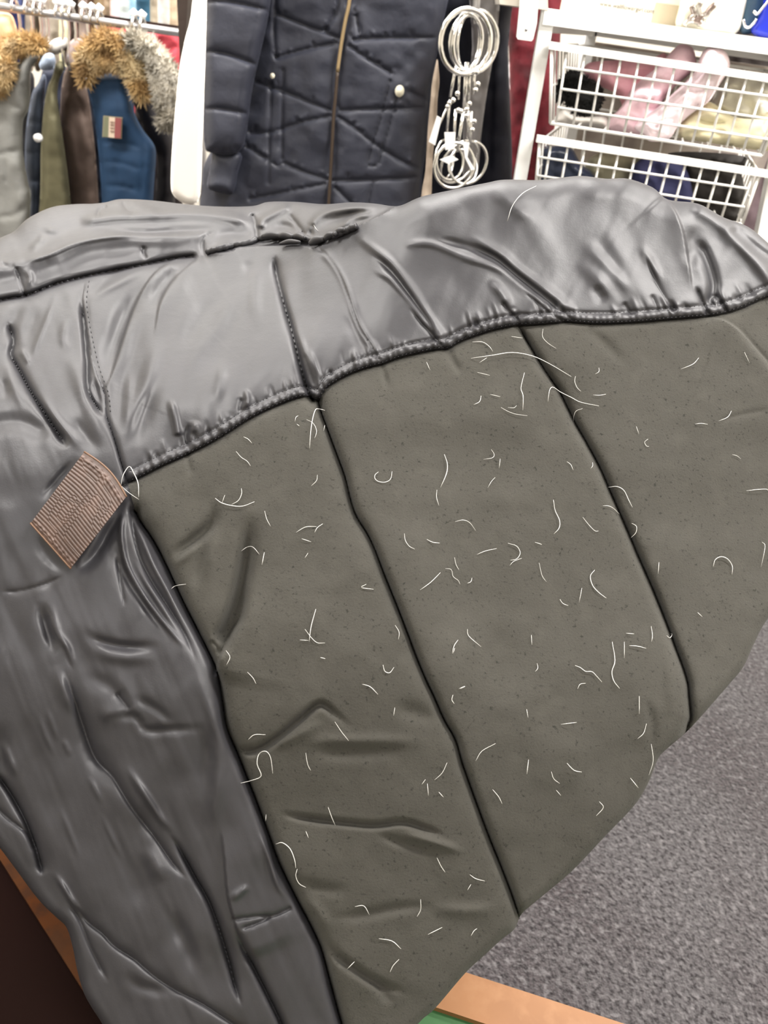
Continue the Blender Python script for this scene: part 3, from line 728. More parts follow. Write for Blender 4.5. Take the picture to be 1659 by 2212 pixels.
for hpts in HS:
    c = catmull(hpts, 4); key = None
    for k in BIG:
        if math.hypot(hpts[0][0]-k[0], hpts[0][1]-k[1]) < 6 and k not in seen: key = k; seen.add(k); break
    r = BIG[key][1]*.72 if key else rnd.uniform(.00016, .00024)
    p = coat_point(c[:, 0], c[:, 1], 0.0); d = ray(c[:, 0], c[:, 1]); mlen = len(c)
    t = np.linalg.norm(p-EYE, axis=1)
    tmin = np.array([t[max(0, i-2):i+3].min() for i in range(mlen)])        # bridges the narrow grooves
    p = EYE+d*(tmin-.0009)[:, None]
    o = build('hair', tube(p, [r*(.45+.55*min(1, 3*min(i, mlen-1-i)/max(1, mlen-1)+.1)) for i in range(mlen)], 5), M['hair'])
    mx, my = c[:, 0].mean(), c[:, 1].mean()
    if key: tag(o, BIG[key][0], 'hair')
    else:
        ln = sum(math.hypot(hpts[i+1][0]-hpts[i][0], hpts[i+1][1]-hpts[i][1]) for i in range(len(hpts)-1))
        ch = math.hypot(hpts[-1][0]-hpts[0][0], hpts[-1][1]-hpts[0][1]); rr = ch/max(ln, 1)
        size = 'tiny' if ln < 16 else 'short' if ln < 34 else 'medium' if ln < 55 else 'long'
        shape = 'straight' if rr > .985 else 'slightly bent' if rr > .95 else 'curved' if rr > .75 else 'hooked'
        dx_, dy_ = hpts[-1][0]-hpts[0][0], hpts[-1][1]-hpts[0][1]; an = math.degrees(math.atan2(dy_, dx_)) % 180
        til = 'lying level' if an < 22 or an > 158 else 'slanting down right' if an < 68 else 'standing upright' if an < 112 else 'slanting down left'
        pan = 'left' if mx < fG1(my) else 'middle' if mx < fG2(my) else 'right'
        zone = 'top' if my < 980 else 'upper part' if my < 1200 else 'middle' if my < 1420 else 'lower part' if my < 1700 else 'bottom'
        lab = '%s %s pale hair %s, %s of the %s green panel' % (size, shape, til, zone, pan); grp = 'pale hairs on the %s green panel' % pan
        if my < fT(min(mx, 900)) and mx < 900: lab = 'tiny white fibre poking from the gathered collar seam'
        elif my < fS(mx) and mx > 280: lab = '%s %s pale hair %s across the grey satin seam' % (size, shape, til)
        elif mx < fL(my)+8: lab = '%s %s pale hair %s, bridging the edge of the satin side' % (size, shape, til)
        if hpts[0][0] > 255 and hpts[0][0] < 265 and my > 1050: lab = 'lower strand of the white thread loop beside the brown tape'
        tag(o, lab, 'hair', grp); HAIRS.append((o, mx))
dup = {}
for o, mx in HAIRS: dup.setdefault(o['label'], []).append((mx, o))
for lab, l in dup.items():
    if len(l) > 1:
        l.sort(key=lambda a_: a_[0])
        for i, (mx, o) in enumerate(l): o['label'] = ('leftmost' if i == 0 else 'rightmost' if i == len(l)-1 else 'central')+' '+lab
# ================================================================== table and dark bench under the coat
def fabric(name, col, rough=.7, spec=.3, wr=.25): return mat(name, col, rough, spec=spec, bump=[(60, wr, .004), (400, .12, .001)], var=[(25, tuple(c*.8 for c in col), .45, .7)])
M['wood'] = mat('orange_pine', (.25, .115, .045), .5, spec=.3, bump=[(40, .1, .001)], var=[(9, (.19, .083, .03), .4, .7), (60, (.28, .14, .062), .5, .8)])
M['green'] = mat('green_mat', (.02, .10, .022), .6, bump=[(500, .1, .0005)])
M['dkwood'] = mat('dark_brown_wood', (.011, .0045, .0036), .9, spec=.05, var=[(8, (.010, .0045, .0035), .4, .7)])
M['trimwood'] = mat('worn_orange_edge', (.085, .027, .008), .9, spec=.1, var=[(60, (.05, .02, .01), .45, .6), (14, (.08, .035, .016), .4, .7)])
TZ = .58
a = PZ(1005, 2100, TZ); b_ = PZ(1360, 2215, TZ); dx = (b_-a); dx /= np.linalg.norm(dx); nx = np.array([dx[1], -dx[0], 0])
if nx[1] > 0: nx = -nx
def tb(s, k, z): p = a+dx*s+nx*k; return Vector((p[0], p[1], z))
tbl = thing('display_table', 'low wooden display table with a green top, under the coat hem', 'table')
W0, W1, D1, RW = -.16, .62, .55, .034
def plank(name, s0, s1, k0, k1, z0, z1, m, par):
    return build(name, slab([tb(s0, k0, z1), tb(s1, k0, z1), tb(s1, k1, z1), tb(s0, k1, z1)], [tb(s0, k0, z0), tb(s1, k0, z0), tb(s1, k1, z0), tb(s0, k1, z0)]), m, par, False)
plank('rim', W0, W1, 0, RW, TZ-.05, TZ, M['wood'], tbl); plank('rim', W0, W1, D1-RW, D1, TZ-.05, TZ, M['wood'], tbl)
plank('rim', W0, W0+RW, RW, D1-RW, TZ-.05, TZ, M['wood'], tbl); plank('rim', W1-RW, W1, RW, D1-RW, TZ-.05, TZ, M['wood'], tbl)
plank('tabletop', W0+RW, W1-RW, RW, D1-RW, TZ-.03, TZ-.006, M['green'], tbl)
for s, k in ((W0, 0), (W1-.05, 0), (W0, D1-.05), (W1-.05, D1-.05)): plank('leg', s, s+.05, k, k+.05, 0, TZ-.05, M['wood'], tbl)
BZ = .60
bq = [PZ(x, y, BZ) for x, y in ((-16, 1835), (172, 2130), (330, 2385), (-420, 2900), (-700, 2000), (-330, 1345))]
bench = thing('dark_bench', 'dark brown wooden bench with a worn orange edge, left of the coat', 'bench')
cen_ = sum(bq)/len(bq)
build('top', slab([Vector(p) for p in bq], [Vector((p[0], p[1], BZ-.04)) for p in bq]), M['dkwood'], bench, False)
inn = [cen_+(p-cen_)*.93 for p in bq]
build('body', slab([Vector((p[0], p[1], BZ-.041)) for p in inn], [Vector((p[0], p[1], 0)) for p in inn]), M['dkwood'], bench, False)
e0 = bq[5]; e1 = bq[2]; ed = (e1-e0)/np.linalg.norm(e1-e0); en = np.array([ed[1], -ed[0], 0.]); en = en if (cen_-e0)@en < 0 else -en
cs = [e0+en*.001, e1+en*.001, e1+en*.015, e0+en*.015]
build('edge_strip', slab([Vector((p[0], p[1], BZ+.004)) for p in cs], [Vector((p[0], p[1], BZ-.04)) for p in cs]), M['trimwood'], bench, False)

# ================================================================== jackets on the left rail
YJ = 2.0
M['chrome'] = mat('chrome', (.80, .79, .76), .18, metal=1.0)
M['steel'] = mat('grey_steel', (.38, .37, .37), .35, metal=.8)
M['gold_fur'] = mat('golden_fur', (.50, .33, .14), .9, var=[(25, (.28, .17, .07), .45, .6), (12, (.62, .50, .30), .5, .65)])
M['grey_fur'] = mat('silver_fur', (.50, .46, .38), .8, var=[(40, (.22, .20, .16), .45, .6), (15, (.72, .68, .6), .5, .7)])
def garment(name, label, col, poly, Y, group=None, st=(), parent=None, cat='jacket', m=None, **k):
    m = m or fabric(name+'_cloth', col)
    kw = dict(step=5, rpx=24, bulge=.05, back=.05, nz=((60, 6, 21), (24, 2.5, 22))); kw.update(k)
    o = relief(name, m, poly, Y, parent, st, **kw)
    if parent is None: tag(o, label, cat, group)
    return o
def fur(name, m, spine, wpx, Y, n, ln, parent, seed=1, step=4):
    r = random.Random(seed); c = catmull(spine, step); s = Y/F/.9
    core = tube([V(x, y, Y) for x, y in c], [wpx*s*.62*(.5+.5*math.sin(math.pi*(i+.8)/(len(c)+.6))**.5) for i in range(len(c))], 10)
    v = []; f = []
    for _ in range(int(n*2.4)):
        i = r.randrange(len(c)); p = V(c[i][0], c[i][1], Y); a = Vector((r.gauss(0, 1), r.gauss(-.3, 1), r.gauss(0, 1))).normalized()
        b0 = p+a*wpx*s*.45; tip = b0+(a+Vector((r.gauss(0, .35), r.gauss(0, .3), r.gauss(-.1, .35)))).normalized()*ln*s*r.uniform(.6, 1.2)
        t = a.orthogonal().normalized()*.0022; u = a.cross(t).normalized()*.0022; k = len(v)
        v += [b0+t, b0-t*.5+u, b0-t*.5-u, tip]; f += [[k, k+1, k+3], [k+1, k+2, k+3], [k+2, k, k+3]]
    build(name, join(core, (v, f)), m, parent, False)
def jk(name, label, col, poly, st=(), furs=(), **k):
    t = thing(name, label, 'jacket', k.pop('group', 'winter jackets on the left rail')); garment('body', None, col, poly, YJ+k.pop('dy', 0), parent=t, st=st, **k)
    for m, sp, wpx, n, ln in furs: fur('fur_trim', m, sp, wpx, YJ-.05, n, ln, t, seed=len(sp)+n)
    return t
jk('puffer_jacket', 'pale grey puffer jacket, leftmost in the hanging row', (.27, .27, .255),
   [(-70,260),(-15,215),(18,170),(42,132),(58,108),(84,112),(94,124),(74,138),(67,155),(66,200),(62,236),(50,262),(49,320),(53,350),(62,400),(67,424),(60,520),(40,640),(-70,660)],
   [('v', 10, 5, [(-30,215),(20,225),(52,240)]), ('v', 9, 5, [(-30,340),(10,330),(48,322)]), ('v', 9, 5, [(-20,470),(30,465),(62,440)]), ('v', 6, 4, [(8,340),(14,380),(10,400)]), ('g', 8, 8, [(30,330),(50,380),(64,405)]), ('v', 9, 6, [(45,175),(58,205),(64,230)])], rpx=34)
j = jk('quilted_jacket', 'slate blue padded jacket between the grey and the olive ones', (.085, .105, .15),
   [(82,180),(93,160),(100,170),(97,215),(92,330),(87,440),(80,640),(52,640),(62,440),(54,350),(56,285),(62,240),(70,200)], [('v', 8, 4, [(55,270),(75,262),(95,264)]), ('v', 8, 4, [(55,330),(90,328)]), ('v', 8, 4, [(60,390),(90,390)])], rpx=18, dy=.10)
garment('hood', None, (.30, .36, .46), [(84,138),(96,118),(112,115),(120,128),(116,148),(100,152),(88,150)], YJ-.06, parent=j, rpx=14)
sn = V(85, 297, YJ-.09)
build('snap', tube([sn, sn+Vector((0, -.012, 0))], .009, 10), M['white'], j)
jk('olive_jacket', 'olive green jacket hanging just left of the brown one', (.125, .115, .065),
   [(97,215),(104,185),(114,162),(120,140),(132,132),(138,150),(128,172),(124,205),(127,235),(137,305),(152,430),(165,640),(70,640),(86,440),(88,330),(92,260)], [('v', 9, 5, [(112,190),(106,225),(118,262)]), ('v', 5, 4, [(100,430),(96,500)])], rpx=18)
jk('brown_jacket', 'plain dark brown jacket just left of the blue parka', (.125, .088, .072),
   [(138,160),(148,138),(160,136),(172,152),(184,180),(194,225),(200,275),(206,330),(213,430),(226,640),(165,640),(148,430),(130,300),(130,235),(133,190)], [('v', 9, 5, [(158,205),(172,218),(186,262),(200,330)]), ('g', 8, 9, [(150,250),(158,330),(176,400)]), ('v', 5, 5, [(150,160),(160,185)])], rpx=22, dy=.10)
bj = jk('blue_parka', 'bright blue parka with golden fur hood trim and a tricolour patch', (.016, .047, .105),
   [(190,190),(200,165),(250,158),(272,168),(282,210),(293,250),(312,285),(330,308),(337,336),(331,430),(325,640),(225,640),(220,434),(213,330),(203,250),(195,212)],
   [('v', 8, 3, [(215,308),(265,308),(310,322)]), ('v', 8, 3, [(218,350),(260,352),(305,366)]), ('v', 8, 3, [(220,402),(260,402),(300,412)]), ('v', 6, 3, [(312,290),(310,360),(300,440)]), ('v', 12, 6, [(196,190),(205,250),(212,330)])],
   [(M['gold_fur'], [(186,165),(188,130),(204,102),(230,90),(255,95),(272,112),(285,140),(296,170),(308,200)], 28, 1500, 16), (M['gold_fur'], [(205,140),(235,130),(262,140)], 26, 600, 12)], rpx=26)
def flat(quad, Y, th=.003): fr = [V(x, y, Y) for x, y in quad]; return slab(fr, [p+Vector((0, th, 0)) for p in fr])
PY = YJ-.062
M['p_frame'] = mat('patch_border', (.30, .27, .17), .7); M['p_green'] = mat('patch_green', (.20, .21, .13), .7); M['p_white'] = mat('patch_white', (.72, .58, .45), .7); M['p_red'] = mat('patch_red', (.30, .08, .08), .7); M['p_ink'] = mat('patch_ink', (.33, .22, .17), .8)
pt = build('flag_patch', flat([(223,250),(264,254),(262,300),(221,296)], PY), M['p_frame'], bj, False); pt['label'] = 'green, white and red patch'
for nm, q_ in (('p_green', [(225,252),(235.5,253),(234,296),(223,295)]), ('p_white', [(235.5,253),(248.5,254),(247,298),(234,296.5)]), ('p_red', [(248.5,254),(262,255.5),(260.5,298.5),(247,298)])):
    build('stripe', flat(q_, PY-.0015, .001), M[nm], pt, False)
for y in (262, 268, 275, 282): build('print', flat([(238,y),(246,y+.7),(246,y+4),(238,y+3.3)], PY-.003, .001), M['p_ink'], pt, False)
jk('black_parka', 'black parka with thick silver grey fur hood, right end of the rail', (.018, .016, .018),
   [(266,172),(285,125),(310,115),(330,135),(336,200),(350,262),(372,285),(378,430),(378,640),(328,640),(335,430),(339,335),(312,282),(293,235)], [('v', 8, 5, [(345,300),(350,430)])],
   [(M['grey_fur'], [(284,92),(305,98),(328,110),(345,132),(362,158),(376,195),(374,245),(358,262)], 30, 1400, 14), (M['grey_fur'], [(338,150),(345,185),(352,225)], 24, 600, 12)], rpx=22, dy=.10)
for x0_, x1_, c_, lb_ in ((-60,75,(.02,.02,.022),'added black jacket shape darkening the gaps behind the grey and slate jackets'),(78,175,(.018,.022,.04),'added navy jacket shape darkening the gaps behind the olive and brown jackets'),(178,290,(.015,.02,.035),'added dark blue jacket shape darkening the gaps behind the blue parka'),(292,388,(.02,.014,.014),'added black brown jacket shape darkening the gaps behind the black parka')):  # jacket shapes added to keep the gaps in the front row dark
    garment('jacket', lb_, c_, [(x0_+14,150),(x1_-14,150),(x1_,240),(x1_,640),(x0_,640),(x0_,240)], YJ+(.26 if x0_ in (-60, 178) else .36), 'winter jackets on the left rail', rpx=16)
t = thing('golden_fur_hood', 'shaggy golden fur hood at the far left of the rail', 'hood')
fur('fur', M['gold_fur'], [(-30,175),(0,135),(18,108),(40,98),(62,92),(84,100)], 26, YJ-.02, 900, 14, t, 5); fur('fur', M['gold_fur'], [(-20,200),(6,168),(14,140)], 26, YJ-.05, 500, 14, t, 6)
garment('orange_hood', 'glowing peach coloured hood above the golden fur', (.95, .52, .30), [(-50,100),(-45,45),(-10,28),(22,30),(34,55),(40,85),(20,110),(-20,115)], YJ+.03, cat='hood')
garment('cream_hood', 'small cream white hood behind the slate blue jacket', (.80, .77, .72), [(100,112),(108,92),(125,82),(145,84),(148,100),(135,112),(118,118)], YJ+.04, cat='hood', rpx=14)
garment('mauve_collar', 'greyish pink collar left of the golden fur hood', (.42, .33, .31), [(138,112),(150,92),(165,82),(182,90),(184,120),(176,150),(158,150),(142,140)], YJ+.04, cat='collar', rpx=16)
zr = V(120, 32, YJ).z
rail = thing('clothes_rail', 'grey steel rail carrying the winter jackets', 'clothes rail')
xl_, xr_ = V(-300, 0, YJ).x, V(412, 70, YJ).x
build('bar', tube([(xl_, YJ, zr), (xr_, YJ, zr)], .0085, 12), M['steel'], rail)
for x in (xl_, xr_-.01):
    build('post', tube([(x, YJ, 0.02), (x, YJ, zr)], .011, 12), M['steel'], rail); build('foot', bbox_box((x-.02, YJ-.25, 0), (x+.02, YJ+.25, .02)), M['steel'], rail)
M['knob'] = mat('white_plastic', (.9, .9, .9), .35)
HL = ['over the far left golden fur', 'over the pale grey puffer jacket', 'just right of the grey jacket', 'left of the slate blue hood', 'over the olive jacket', 'over the cream hood', 'left of the brown jacket', 'left of the golden fur trim', 'over the left of the golden trim', 'over the middle of the golden trim', 'over the red garment', 'rightmost, over the silver fur']
def hanger_at(px, py0):
    t = thing('coat_hanger', 'chrome hanger hook on the steel rail, ' + HL.pop(0), 'hanger', 'chrome hangers on the left rail')
    x = V(px, py0, YJ).x; r = .016
    hk = [(x, YJ+r*math.sin(a_), zr+.003+r*math.cos(a_)) for a_ in np.linspace(-1.9, 1.57, 10)] + [(x, YJ+r, zr-.03), (x, YJ, zr-.07), (x, YJ, zr-.11)]
    build('hook', tube(hk, .0032, 6), M['chrome'], t); build('hook_cap', tube([(x-.006, YJ-.004, zr+.021), (x, YJ, zr+.026), (x+.008, YJ+.003, zr+.022)], [.006, .009, .006], 8), M['knob'], t)
for px in (35, 62, 80, 94, 127, 140, 155, 182, 200, 216, 290, 307): hanger_at(px, 40)
# red clothes and the row of clothes on the wall behind
garment('red_garment', 'red padded garment seen between the golden fur and the hangers', (.58, .085, .10), [(234,50),(262,46),(296,60),(294,100),(300,300),(235,300),(230,90)], 2.45, cat='garment', rpx=16)
garment('red_jacket', 'wide red jacket behind the silver fur, beside the white panel', (.56, .07, .09), [(298,64),(340,60),(386,68),(394,140),(396,320),(296,320),(293,110)], 2.4, st=[('v', 14, 5, [(352,75),(345,110),(350,140)]), ('v', 12, 5, [(385,95),(362,112),(355,130)])], rpx=18)
t = thing('second_rail', 'dark brown rail holding the red garments behind the silver fur', 'clothes rail'); xa, xb = V(225, 50, 2.45).x, V(400, 70, 2.45).x; zz = V(300, 54, 2.45).z
build('bar', tube([(xa, 2.45, zz), (xb, 2.45, zz)], .012, 8), M['dkwood'], t)
for x in (xa, xb): build('post', tube([(x, 2.45, 0), (x, 2.45, zz)], .012, 8), M['dkwood'], t)
cols = [(-30,-4,(.5,.47,.4),'beige shirt at the far left of the back row'),(-3,19,(.62,.58,.48),'cream shirt left of the navy one in the back row'),(20,37,(.025,.03,.10),'dark navy shirt in the back row'),(38,54,(.10,.13,.32),'royal blue shirt in the back row'),(55,71,(.30,.25,.20),'taupe shirt right of the royal blue one'),
 (72,86,(.13,.10,.07),'dark brown shirt between two taupe ones'),(87,104,(.32,.27,.24),'taupe shirt left of the ivory one'),(105,127,(.66,.58,.47),'ivory shirt in the back row'),(128,143,(.85,.80,.52),'pale yellow shirt in the back row'),(144,170,(.07,.05,.04),'nearly black garment right of the pale yellow shirt'),
 (171,186,(.26,.20,.17),'grey brown garment in the back row'),(187,203,(.15,.09,.06),'chestnut brown garment in the back row'),(204,222,(.22,.16,.09),'olive brown garment in the back row'),(223,238,(.50,.38,.26),'tan garment left of the pink one'),(239,255,(.85,.62,.62),'pale pink shirt in the back row'),
 (256,280,(.80,.92,.90),'icy white shirt in the back row'),(281,292,(.30,.52,.66),'sky blue shirt in the back row'),(293,324,(.05,.15,.24),'deep teal shirt in the back row'),(325,338,(.38,.33,.25),'sand coloured garment right of the teal shirt'),(339,366,(.88,.85,.80),'bright white shirt in the back row'),(367,384,(.55,.43,.30),'camel garment at the right end of the back row')]
for x0, x1, c, lb in cols:
    ly = 2.9+(.09 if cols.index((x0, x1, c, lb)) % 2 else 0); garment('hanging_shirt', lb, c, [(x0-5,-110),(x1-3,-106),(x1+2,0),(x1+4,140),(x0+1,138),(x0-1,0)], ly, 'clothes in the back row', cat='shirt', step=6, rpx=9, bulge=.02, back=.03, nz=((14, 5, 31),))
zb = V(180, -118, 2.9).z
t = thing('back_rail', 'long rail holding the back row of shirts', 'clothes rail'); xa, xb = V(-60, -118, 2.9).x, V(400, -118, 2.9).x
build('bar', tube([(xa, 3.06, zb+.03), (xb, 3.06, zb+.03)], .012, 10), M['steel'], t)
for x in (xa, xb): build('post', tube([(x, 3.06, 0), (x, 3.06, zb+.03)], .014, 10), M['steel'], t)
tag(build('wooden_post', board([(378,-80),(412,-80),(404,30),(397,140),(392,420),(384,420),(388,120)], 1.75, 1.79), fabric('post_brown', (.06, .042, .034), .6), None, False), 'dark brown post half hidden behind the white panel', 'post')
# ================================================================== white hanging panel, navy coat
M['cream'] = mat('smooth_cream', (.90, .86, .80), .45)
o = relief('cream_board', M['cream'], [(426,-260),(416,0),(399,87),(388,145),(379,231),(372,318),(369,395),(375,422),(397,439),(418,442),(429,432),(434,405),(437,318),(441,202),(445,87),(447,0),(452,-260)], 1.3, step=4, rpx=16, bulge=.012, back=.02)
tag(o, 'long cream white tapered panel with a rounded lower end, hanging before the navy coat', 'board')
YN = 1.55
M['navy'] = mat('navy_nylon', (.036, .039, .056), .5, spec=.4, bump=[(50, .3, .006), (300, .1, .001)])
Z2 = lambda l: C(l, 360, 0, .3617)
nst = [('v', 9, 4, Z2(l), (.03, .03)) for l in ([(640,80),(700,100),(850,160),(940,190),(1040,235)], [(1100,240),(1300,225),(1640,225)], [(640,345),(700,330),(850,290),(1030,255)], [(1080,265),(1200,350),(1350,440)], [(1440,540),(1590,620)], [(520,480),(620,520),(700,545),(850,610),(1000,665)],
  [(1020,660),(1300,650),(1570,645)], [(480,790),(620,790),(800,730),(990,690)], [(1010,690),(1120,760),(1230,850),(1400,960),(1540,1020)], [(470,870),(600,950)], [(690,970),(830,1030),(970,1075)], [(980,1080),(1200,1075),(1520,1060)], [(480,1190),(600,1170),(780,1130),(960,1095)], [(1000,1110),(1080,1190),(1200,1300)],
  [(940,190),(1010,70),(1050,-60)], [(1130,80),(1160,230)], [(660,1320),(960,1380)], [(985,1390),(1500,1360)], [(640,-150),(1080,-60)], [(1100,-50),(1650,-90)])]
nst += [('v', 6, 3, Z2(l), (.02, .02)) for l in ([(625,480),(612,800),(606,1110)], [(695,400),(688,700),(682,975),(620,965)], [(1385,560),(1330,760),(1265,985)], [(1340,470),(1280,700),(1205,970),(1265,985)], [(1235,1080),(1205,1230)], [(650,-50),(640,200),(655,360)])]
nst += [('v', 7, 4, [(760,-60),(748,40),(738,90),(729,155),(722,246),(713,391),(706,470)], N0), ('v', 6, 22, [(760,-60),(748,40),(738,90),(729,155),(722,246),(713,391),(706,470)], N0)]
pr = random.Random(11)
for l in list(nst[:18]):
    pc = catmull(l[3], 6)
    for _ in range(7):
        x, y = pc[pr.randrange(len(pc))]; nst.append(('g', pr.choice((-3, 3)), 3.5, [(x, y-2), (x+pr.uniform(-4, 4), y-pr.uniform(10, 20))]))
nc = thing('navy_puffer_coat', 'long navy quilted coat with a brass zip, hanging straight behind the grey coat', 'coat')
garment('body', None, None, [(560,-150),(600,-280),(700,-335),(800,-335),(930,-280),(985,-160),(975,-40),(960,36),(946,108),(930,200),(924,290),(913,380),(900,520),(890,700),(430,700),(436,420),(448,340),(500,270),(520,200),(530,130),(545,60)], YN, parent=nc, m=M['navy'], st=nst, step=3.5, rpx=70, bulge=.05, back=.10, nz=((70, 5, 23), (26, 2.2, 24)))
garment('sleeve', None, None, [(452,-170),(500,-250),(590,-260),(600,-140),(582,22),(566,100),(552,160),(544,200),(538,245),(532,290),(524,318),(500,336),(456,330),(442,314),(439,236),(438,118),(443,0)], YN-.075, parent=nc, m=M['navy'],
   st=[('v', 12, 4, [(430,113),(470,112),(515,124),(566,146)], N0), ('v', 12, 4, [(430,237),(470,234),(510,240),(545,250)], N0), ('v', 10, 4, [(436,8),(480,2),(540,12),(590,26)], N0), ('g', -4, 6, [(455,318),(462,332)]), ('g', -4, 6, [(485,316),(490,334)]), ('g', -4, 6, [(508,312),(512,330)])], step=3.5, rpx=30, bulge=.045, back=.04, nz=((40, 3, 25),))
garment('cuff', None, None, [(459,326),(520,330),(514,372),(503,418),(475,416),(448,405),(452,370)], YN-.06, parent=nc, m=M['navy'], step=4, rpx=24, bulge=.03, back=.03)
M['brass'] = mat('brass_zip', (.42, .31, .17), .4, metal=.5); M['dkzip'] = mat('dark_zip', (.05, .032, .02), .6); M['tab'] = mat('ivory_tab', (.80, .76, .60), .4)
def wline(pts, Y, k=5): return [V(x, y, Y) for x, y in catmull(pts, k)]
YZ = YN-.052
z_ = build('zip', tube(wline([(764,-100),(755,0),(747,40),(741,72),(735,110),(729,155)], YZ), .0032, 8), M['brass'], nc); z_['label'] = 'brass zip teeth'
z_ = build('zip', tube(wline([(729,155),(724,215),(721,246),(717,320),(713,391),(708,470),(700,600)], YZ), .0030, 8), M['dkzip'], nc); z_['label'] = 'dark closed zip'
for x, y, r in ((863, 197, 8.5), (588, 164, 4)):
    p = V(x, y, YN-.058); s_ = r*YN/F; ring = [p+Vector((math.cos(k)*s_, 0, math.sin(k)*s_*1.15)) for k in np.linspace(0, 2*math.pi, 14)[:-1]]
    build('zip_pull', slab(ring, [q_+Vector((0, .006, 0)) for q_ in ring]), M['tab'], nc)
zh = V(760, -335, YN+.02)
build('hanger_hook', tube([zh+Vector((0, 0, -.05)), zh+Vector((0, 0, .05)), zh+Vector((.02, 0, .08)), zh+Vector((.005, 0, .105)), zh+Vector((-.02, 0, .095))], .003, 6), M['chrome'], nc)
t = thing('hanging_rail', 'steel rail hung from the ceiling over the navy coat', 'clothes rail')
build('bar', tube([(-.5, zh.y, zh.z+.09), (.6, zh.y, zh.z+.09)], .008, 8), M['steel'], t)
for x in (-.48, .58): build('cable', tube([(x, zh.y, zh.z+.09), (x, zh.y, 2.7)], .003, 6), M['steel'], t)
garment('beige_cloth', 'narrow beige cloth edge between navy coat and chrome rings', (.46, .37, .29), [(945,120),(949,174),(945,217),(942,290),(936,325),(932,423),(930,600),(895,600),(910,425),(919,369),(924,282),(930,217),(934,174)], 1.5, cat='cloth', step=4, rpx=8, bulge=.01, back=.02)
garment('dark_garment', 'blue black garment hanging behind the chrome rings', (.014, .015, .026), [(900,-140),(1102,-140),(1098,100),(1103,250),(1106,400),(1090,660),(880,660),(890,300)], 1.7, cat='garment', rpx=40, st=[('v', 10, 8, [(1060,60),(1062,200),(1055,400)])])
garment('grey_plastic_cover', 'grey plastic garment cover behind the chrome rings', (.17, .155, .155), [(1008,-60),(1078,-60),(1076,50),(1066,120),(1052,200),(1040,290),(1030,380),(1000,380),(1005,200),(1020,100)], 1.6, cat='cover', m=mat('cloudy_plastic', (.25, .235, .235), .3, spec=.6, bump=[(40, .5, .006)]), rpx=18, bulge=.02, back=.02)
garment('red_coat', 'crimson velvet coat behind the white drawer frame', (.33, .008, .025), [(1084,-140),(1225,-140),(1212,60),(1196,300),(1165,430),(1140,660),(1080,660),(1100,250),(1096,50)], 2.05, cat='coat', m=mat('crimson_velvet', (.14, .005, .013), .8, bump=[(40, .5, .006)], var=[(18, (.05, .003, .006), .4, .65)]), rpx=30)
# ================================================================== chrome ring hanger
YR = 1.35
rc = thing('ring_chain', 'chrome chain of rings and clips hanging right of the navy coat', 'hanger')
def ring(cx, cy, r, squash, rpx_, tilt=0, dY=0, n=28, nm='ring'):
    s = YR/F/.93; c = V(cx, cy, YR+dY); pts = []
    for k in range(n):
        a_ = 2*math.pi*k/n; lx = r*squash*math.cos(a_); lz = r*math.sin(a_); dz = r*math.sqrt(max(0, 1-squash**2))*math.cos(a_)
        x = lx*math.cos(tilt)-lz*math.sin(tilt); z = lx*math.sin(tilt)+lz*math.cos(tilt); pts.append(c+Vector((x*s, dz*s, z*s)))
    build(nm, tube(pts, rpx_*s, 8, closed=True), M['chrome'], rc)
def bar(p, q_, r, m='chrome', nm='link', dY=0): build(nm, tube([V(p[0], p[1], YR+dY), V(q_[0], q_[1], YR+dY)], r*YR/F, 8), M[m], rc)
bar((1034,-60), (1026,52), 7, 'steel', 'rod', .02)
ring(1006, 91, 47, .90, 4.4, .15, -.01); ring(1024, 91, 46, .88, 4.4, .1, .02); ring(1010, 92, 40, .62, 4, .1, .0); ring(1012, 92, 42, .45, 2.6, .1, .03)
for p, q_, r in (((985,142),(972,210),3), ((1008,134),(1003,236),4.5), ((1016,140),(1012,222),3), ((1026,142),(1022,205),3), ((993,140),(990,215),2.6), ((972,214),(965,285),2.6), ((984,236),(980,310),3), ((1001,240),(987,328),3.5), ((1010,225),(1012,300),3), ((970,222),(935,300),2.4), ((1018,240),(1015,318),3)): bar(p, q_, r)
for x, y in ((979,216),(971,222),(988,202),(1014,224),(1008,236),(990,238),(996,240),(1030,156),(1032,182),(1027,194),(1008,250),(1024,262),(1020,280),(967,230)):
    p = V(x, y, YR-.012); build('bead', tube([p+Vector((-.004, 0, 0)), p, p+Vector((.004, 0, 0))], [.002, .0048, .002], 8), M['chrome'], rc)
ring(981, 358, 38, .95, 2.8, .1, -.02); ring(1012, 352, 38, .9, 2.8, -.2, .03); ring(972, 350, 30, .8, 2.4, .4, .0); ring(992, 350, 42, .7, 2.6, -.5, .02); ring(960, 345, 34, .5, 2.4, .2, .04); ring(1000, 360, 30, .8, 2.2, .8, .0)
M['tagw'] = mat('white_card', (.85, .84, .82), .5)
for q_ in ([(960,286),(984,286),(982,322),(962,324)], [(1000,306),(1014,308),(1010,340),(1026,366),(1018,368),(1004,340)], [(944,250),(954,256),(940,314),(926,306)], [(950,345),(975,335),(990,345),(968,354)]): build('tag', flat(q_, YR-.03, .002), M['tagw'], rc, False)
